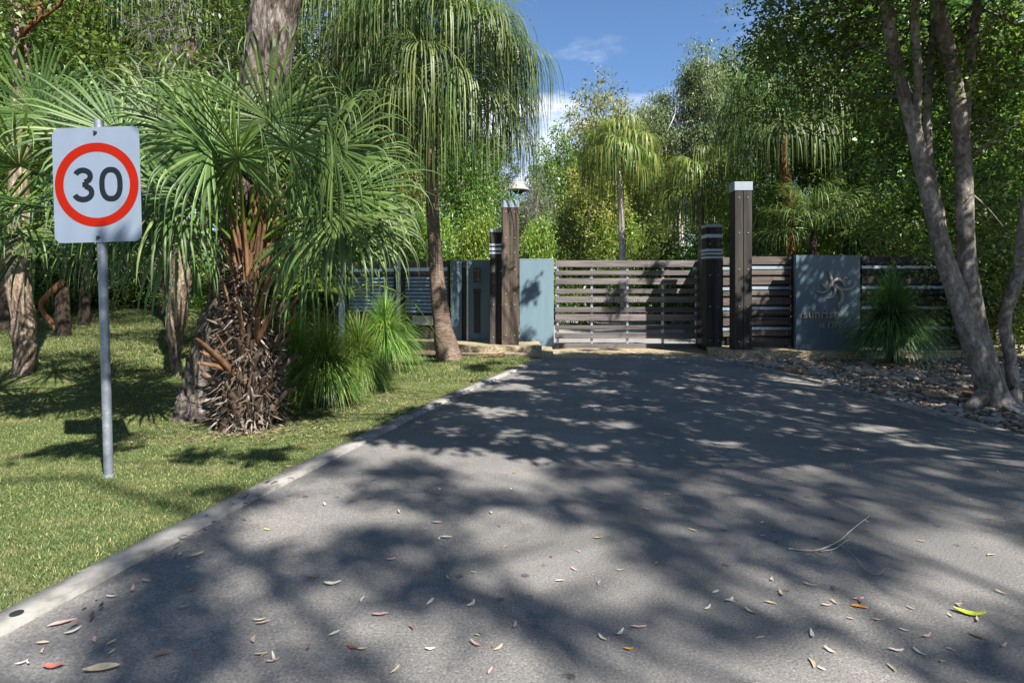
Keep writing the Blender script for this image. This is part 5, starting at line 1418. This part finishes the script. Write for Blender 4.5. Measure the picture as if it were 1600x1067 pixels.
# fallen twig
mb = MB()
def gp(px, py, h=0.02): g = ground_hit(px, py); return np.array([g.x, g.y, h])
tube(spline([gp(1232, 864), gp(1275, 866), gp(1310, 852), gp(1330, 834), gp(1358, 812)], 20), np.linspace(.006, .002, 20), 5, mb)
tube(spline([gp(1282, 868), gp(1305, 863), gp(1325, 850), gp(1340, 856)], 12), np.linspace(.004, .0015, 12), 4, mb)
tube(spline([gp(1312, 856), gp(1330, 870), gp(1352, 896), gp(1372, 904), gp(1384, 893)], 14), np.linspace(.003, .0015, 14), 4, mb)
tube(spline([gp(1270, 866), gp(1290, 876), gp(1300, 868)], 8), np.linspace(.003, .0015, 8), 4, mb)
tag(link('fallen_twig', mb.mesh('fallen_twig'), BK['white']), 'bare forked twig lying on the road at the right', 'twig')


# ------------------------------------------------------------------ leaf litter at the back of the lawn, round the trunks and in the rock bed
rng = np.random.default_rng(161)
pts = []
for (cx_, cy_, sx_, sy_, n_) in ((g0.x + 0.1, g0.y - 0.25, .45, .25, 500), (-1.9, 7.0, .6, .6, 700), (-8.5, 11.0, 3.0, 1.6, 2600), (-10.5, 14.5, 4.0, 1.6, 3500), (-5.5, 13.5, 2.0, 1.4, 1500), (6.5, 10.2, 1.8, .7, 1500), (6.6, 7.0, 1.2, 1.0, 1400), (-1.7, 3.6, .06, 1.3, 90), (-0.6, 7.6, .10, 1.5, 120), (4.42, 7.0, .08, 1.8, 160), (2.4, 11.3, 1.2, .08, 90)):
    pts.append(np.c_[cx_ + sx_ * rng.normal(size=n_), cy_ + sy_ * rng.normal(size=n_)])
pts = np.concatenate(pts)
ins = (pts[:, 0] > kl(np.clip(pts[:, 1], -5, 11.3)) + 0.25) & (pts[:, 0] < kr(np.clip(pts[:, 1], -5, 11.3)) - 0.25) & (pts[:, 1] < 11.2)
pts = pts[~ins]
P = np.c_[pts, terr(pts[:, 0], pts[:, 1]) + 0.035]
v, f = leaves(P, 0.06, 0.017, rng, -0.0)
v = v.reshape(-1, 4, 3); c_ = P[:, None, 2:3]; v[..., 2:3] = c_ + (v[..., 2:3] - c_) * 0.35; v = v.reshape(-1, 3)
LM['litter'] = leaf_mat('dry_leaf_litter', [(0.0, (0.05, 0.03, 0.018)), (0.5, (0.17, 0.11, 0.065)), (0.9, (0.33, 0.25, 0.16)), (1.0, (0.30, 0.13, 0.06))], rough=0.8, trans=0.05, tint=(1, 1, 1))
tag(link('leaf_litter', MB().add(v, f).mesh('leaf_litter'), LM['litter']), 'dry brown leaf litter around the trunks and along the bed edges', 'leaf litter', kind='stuff')
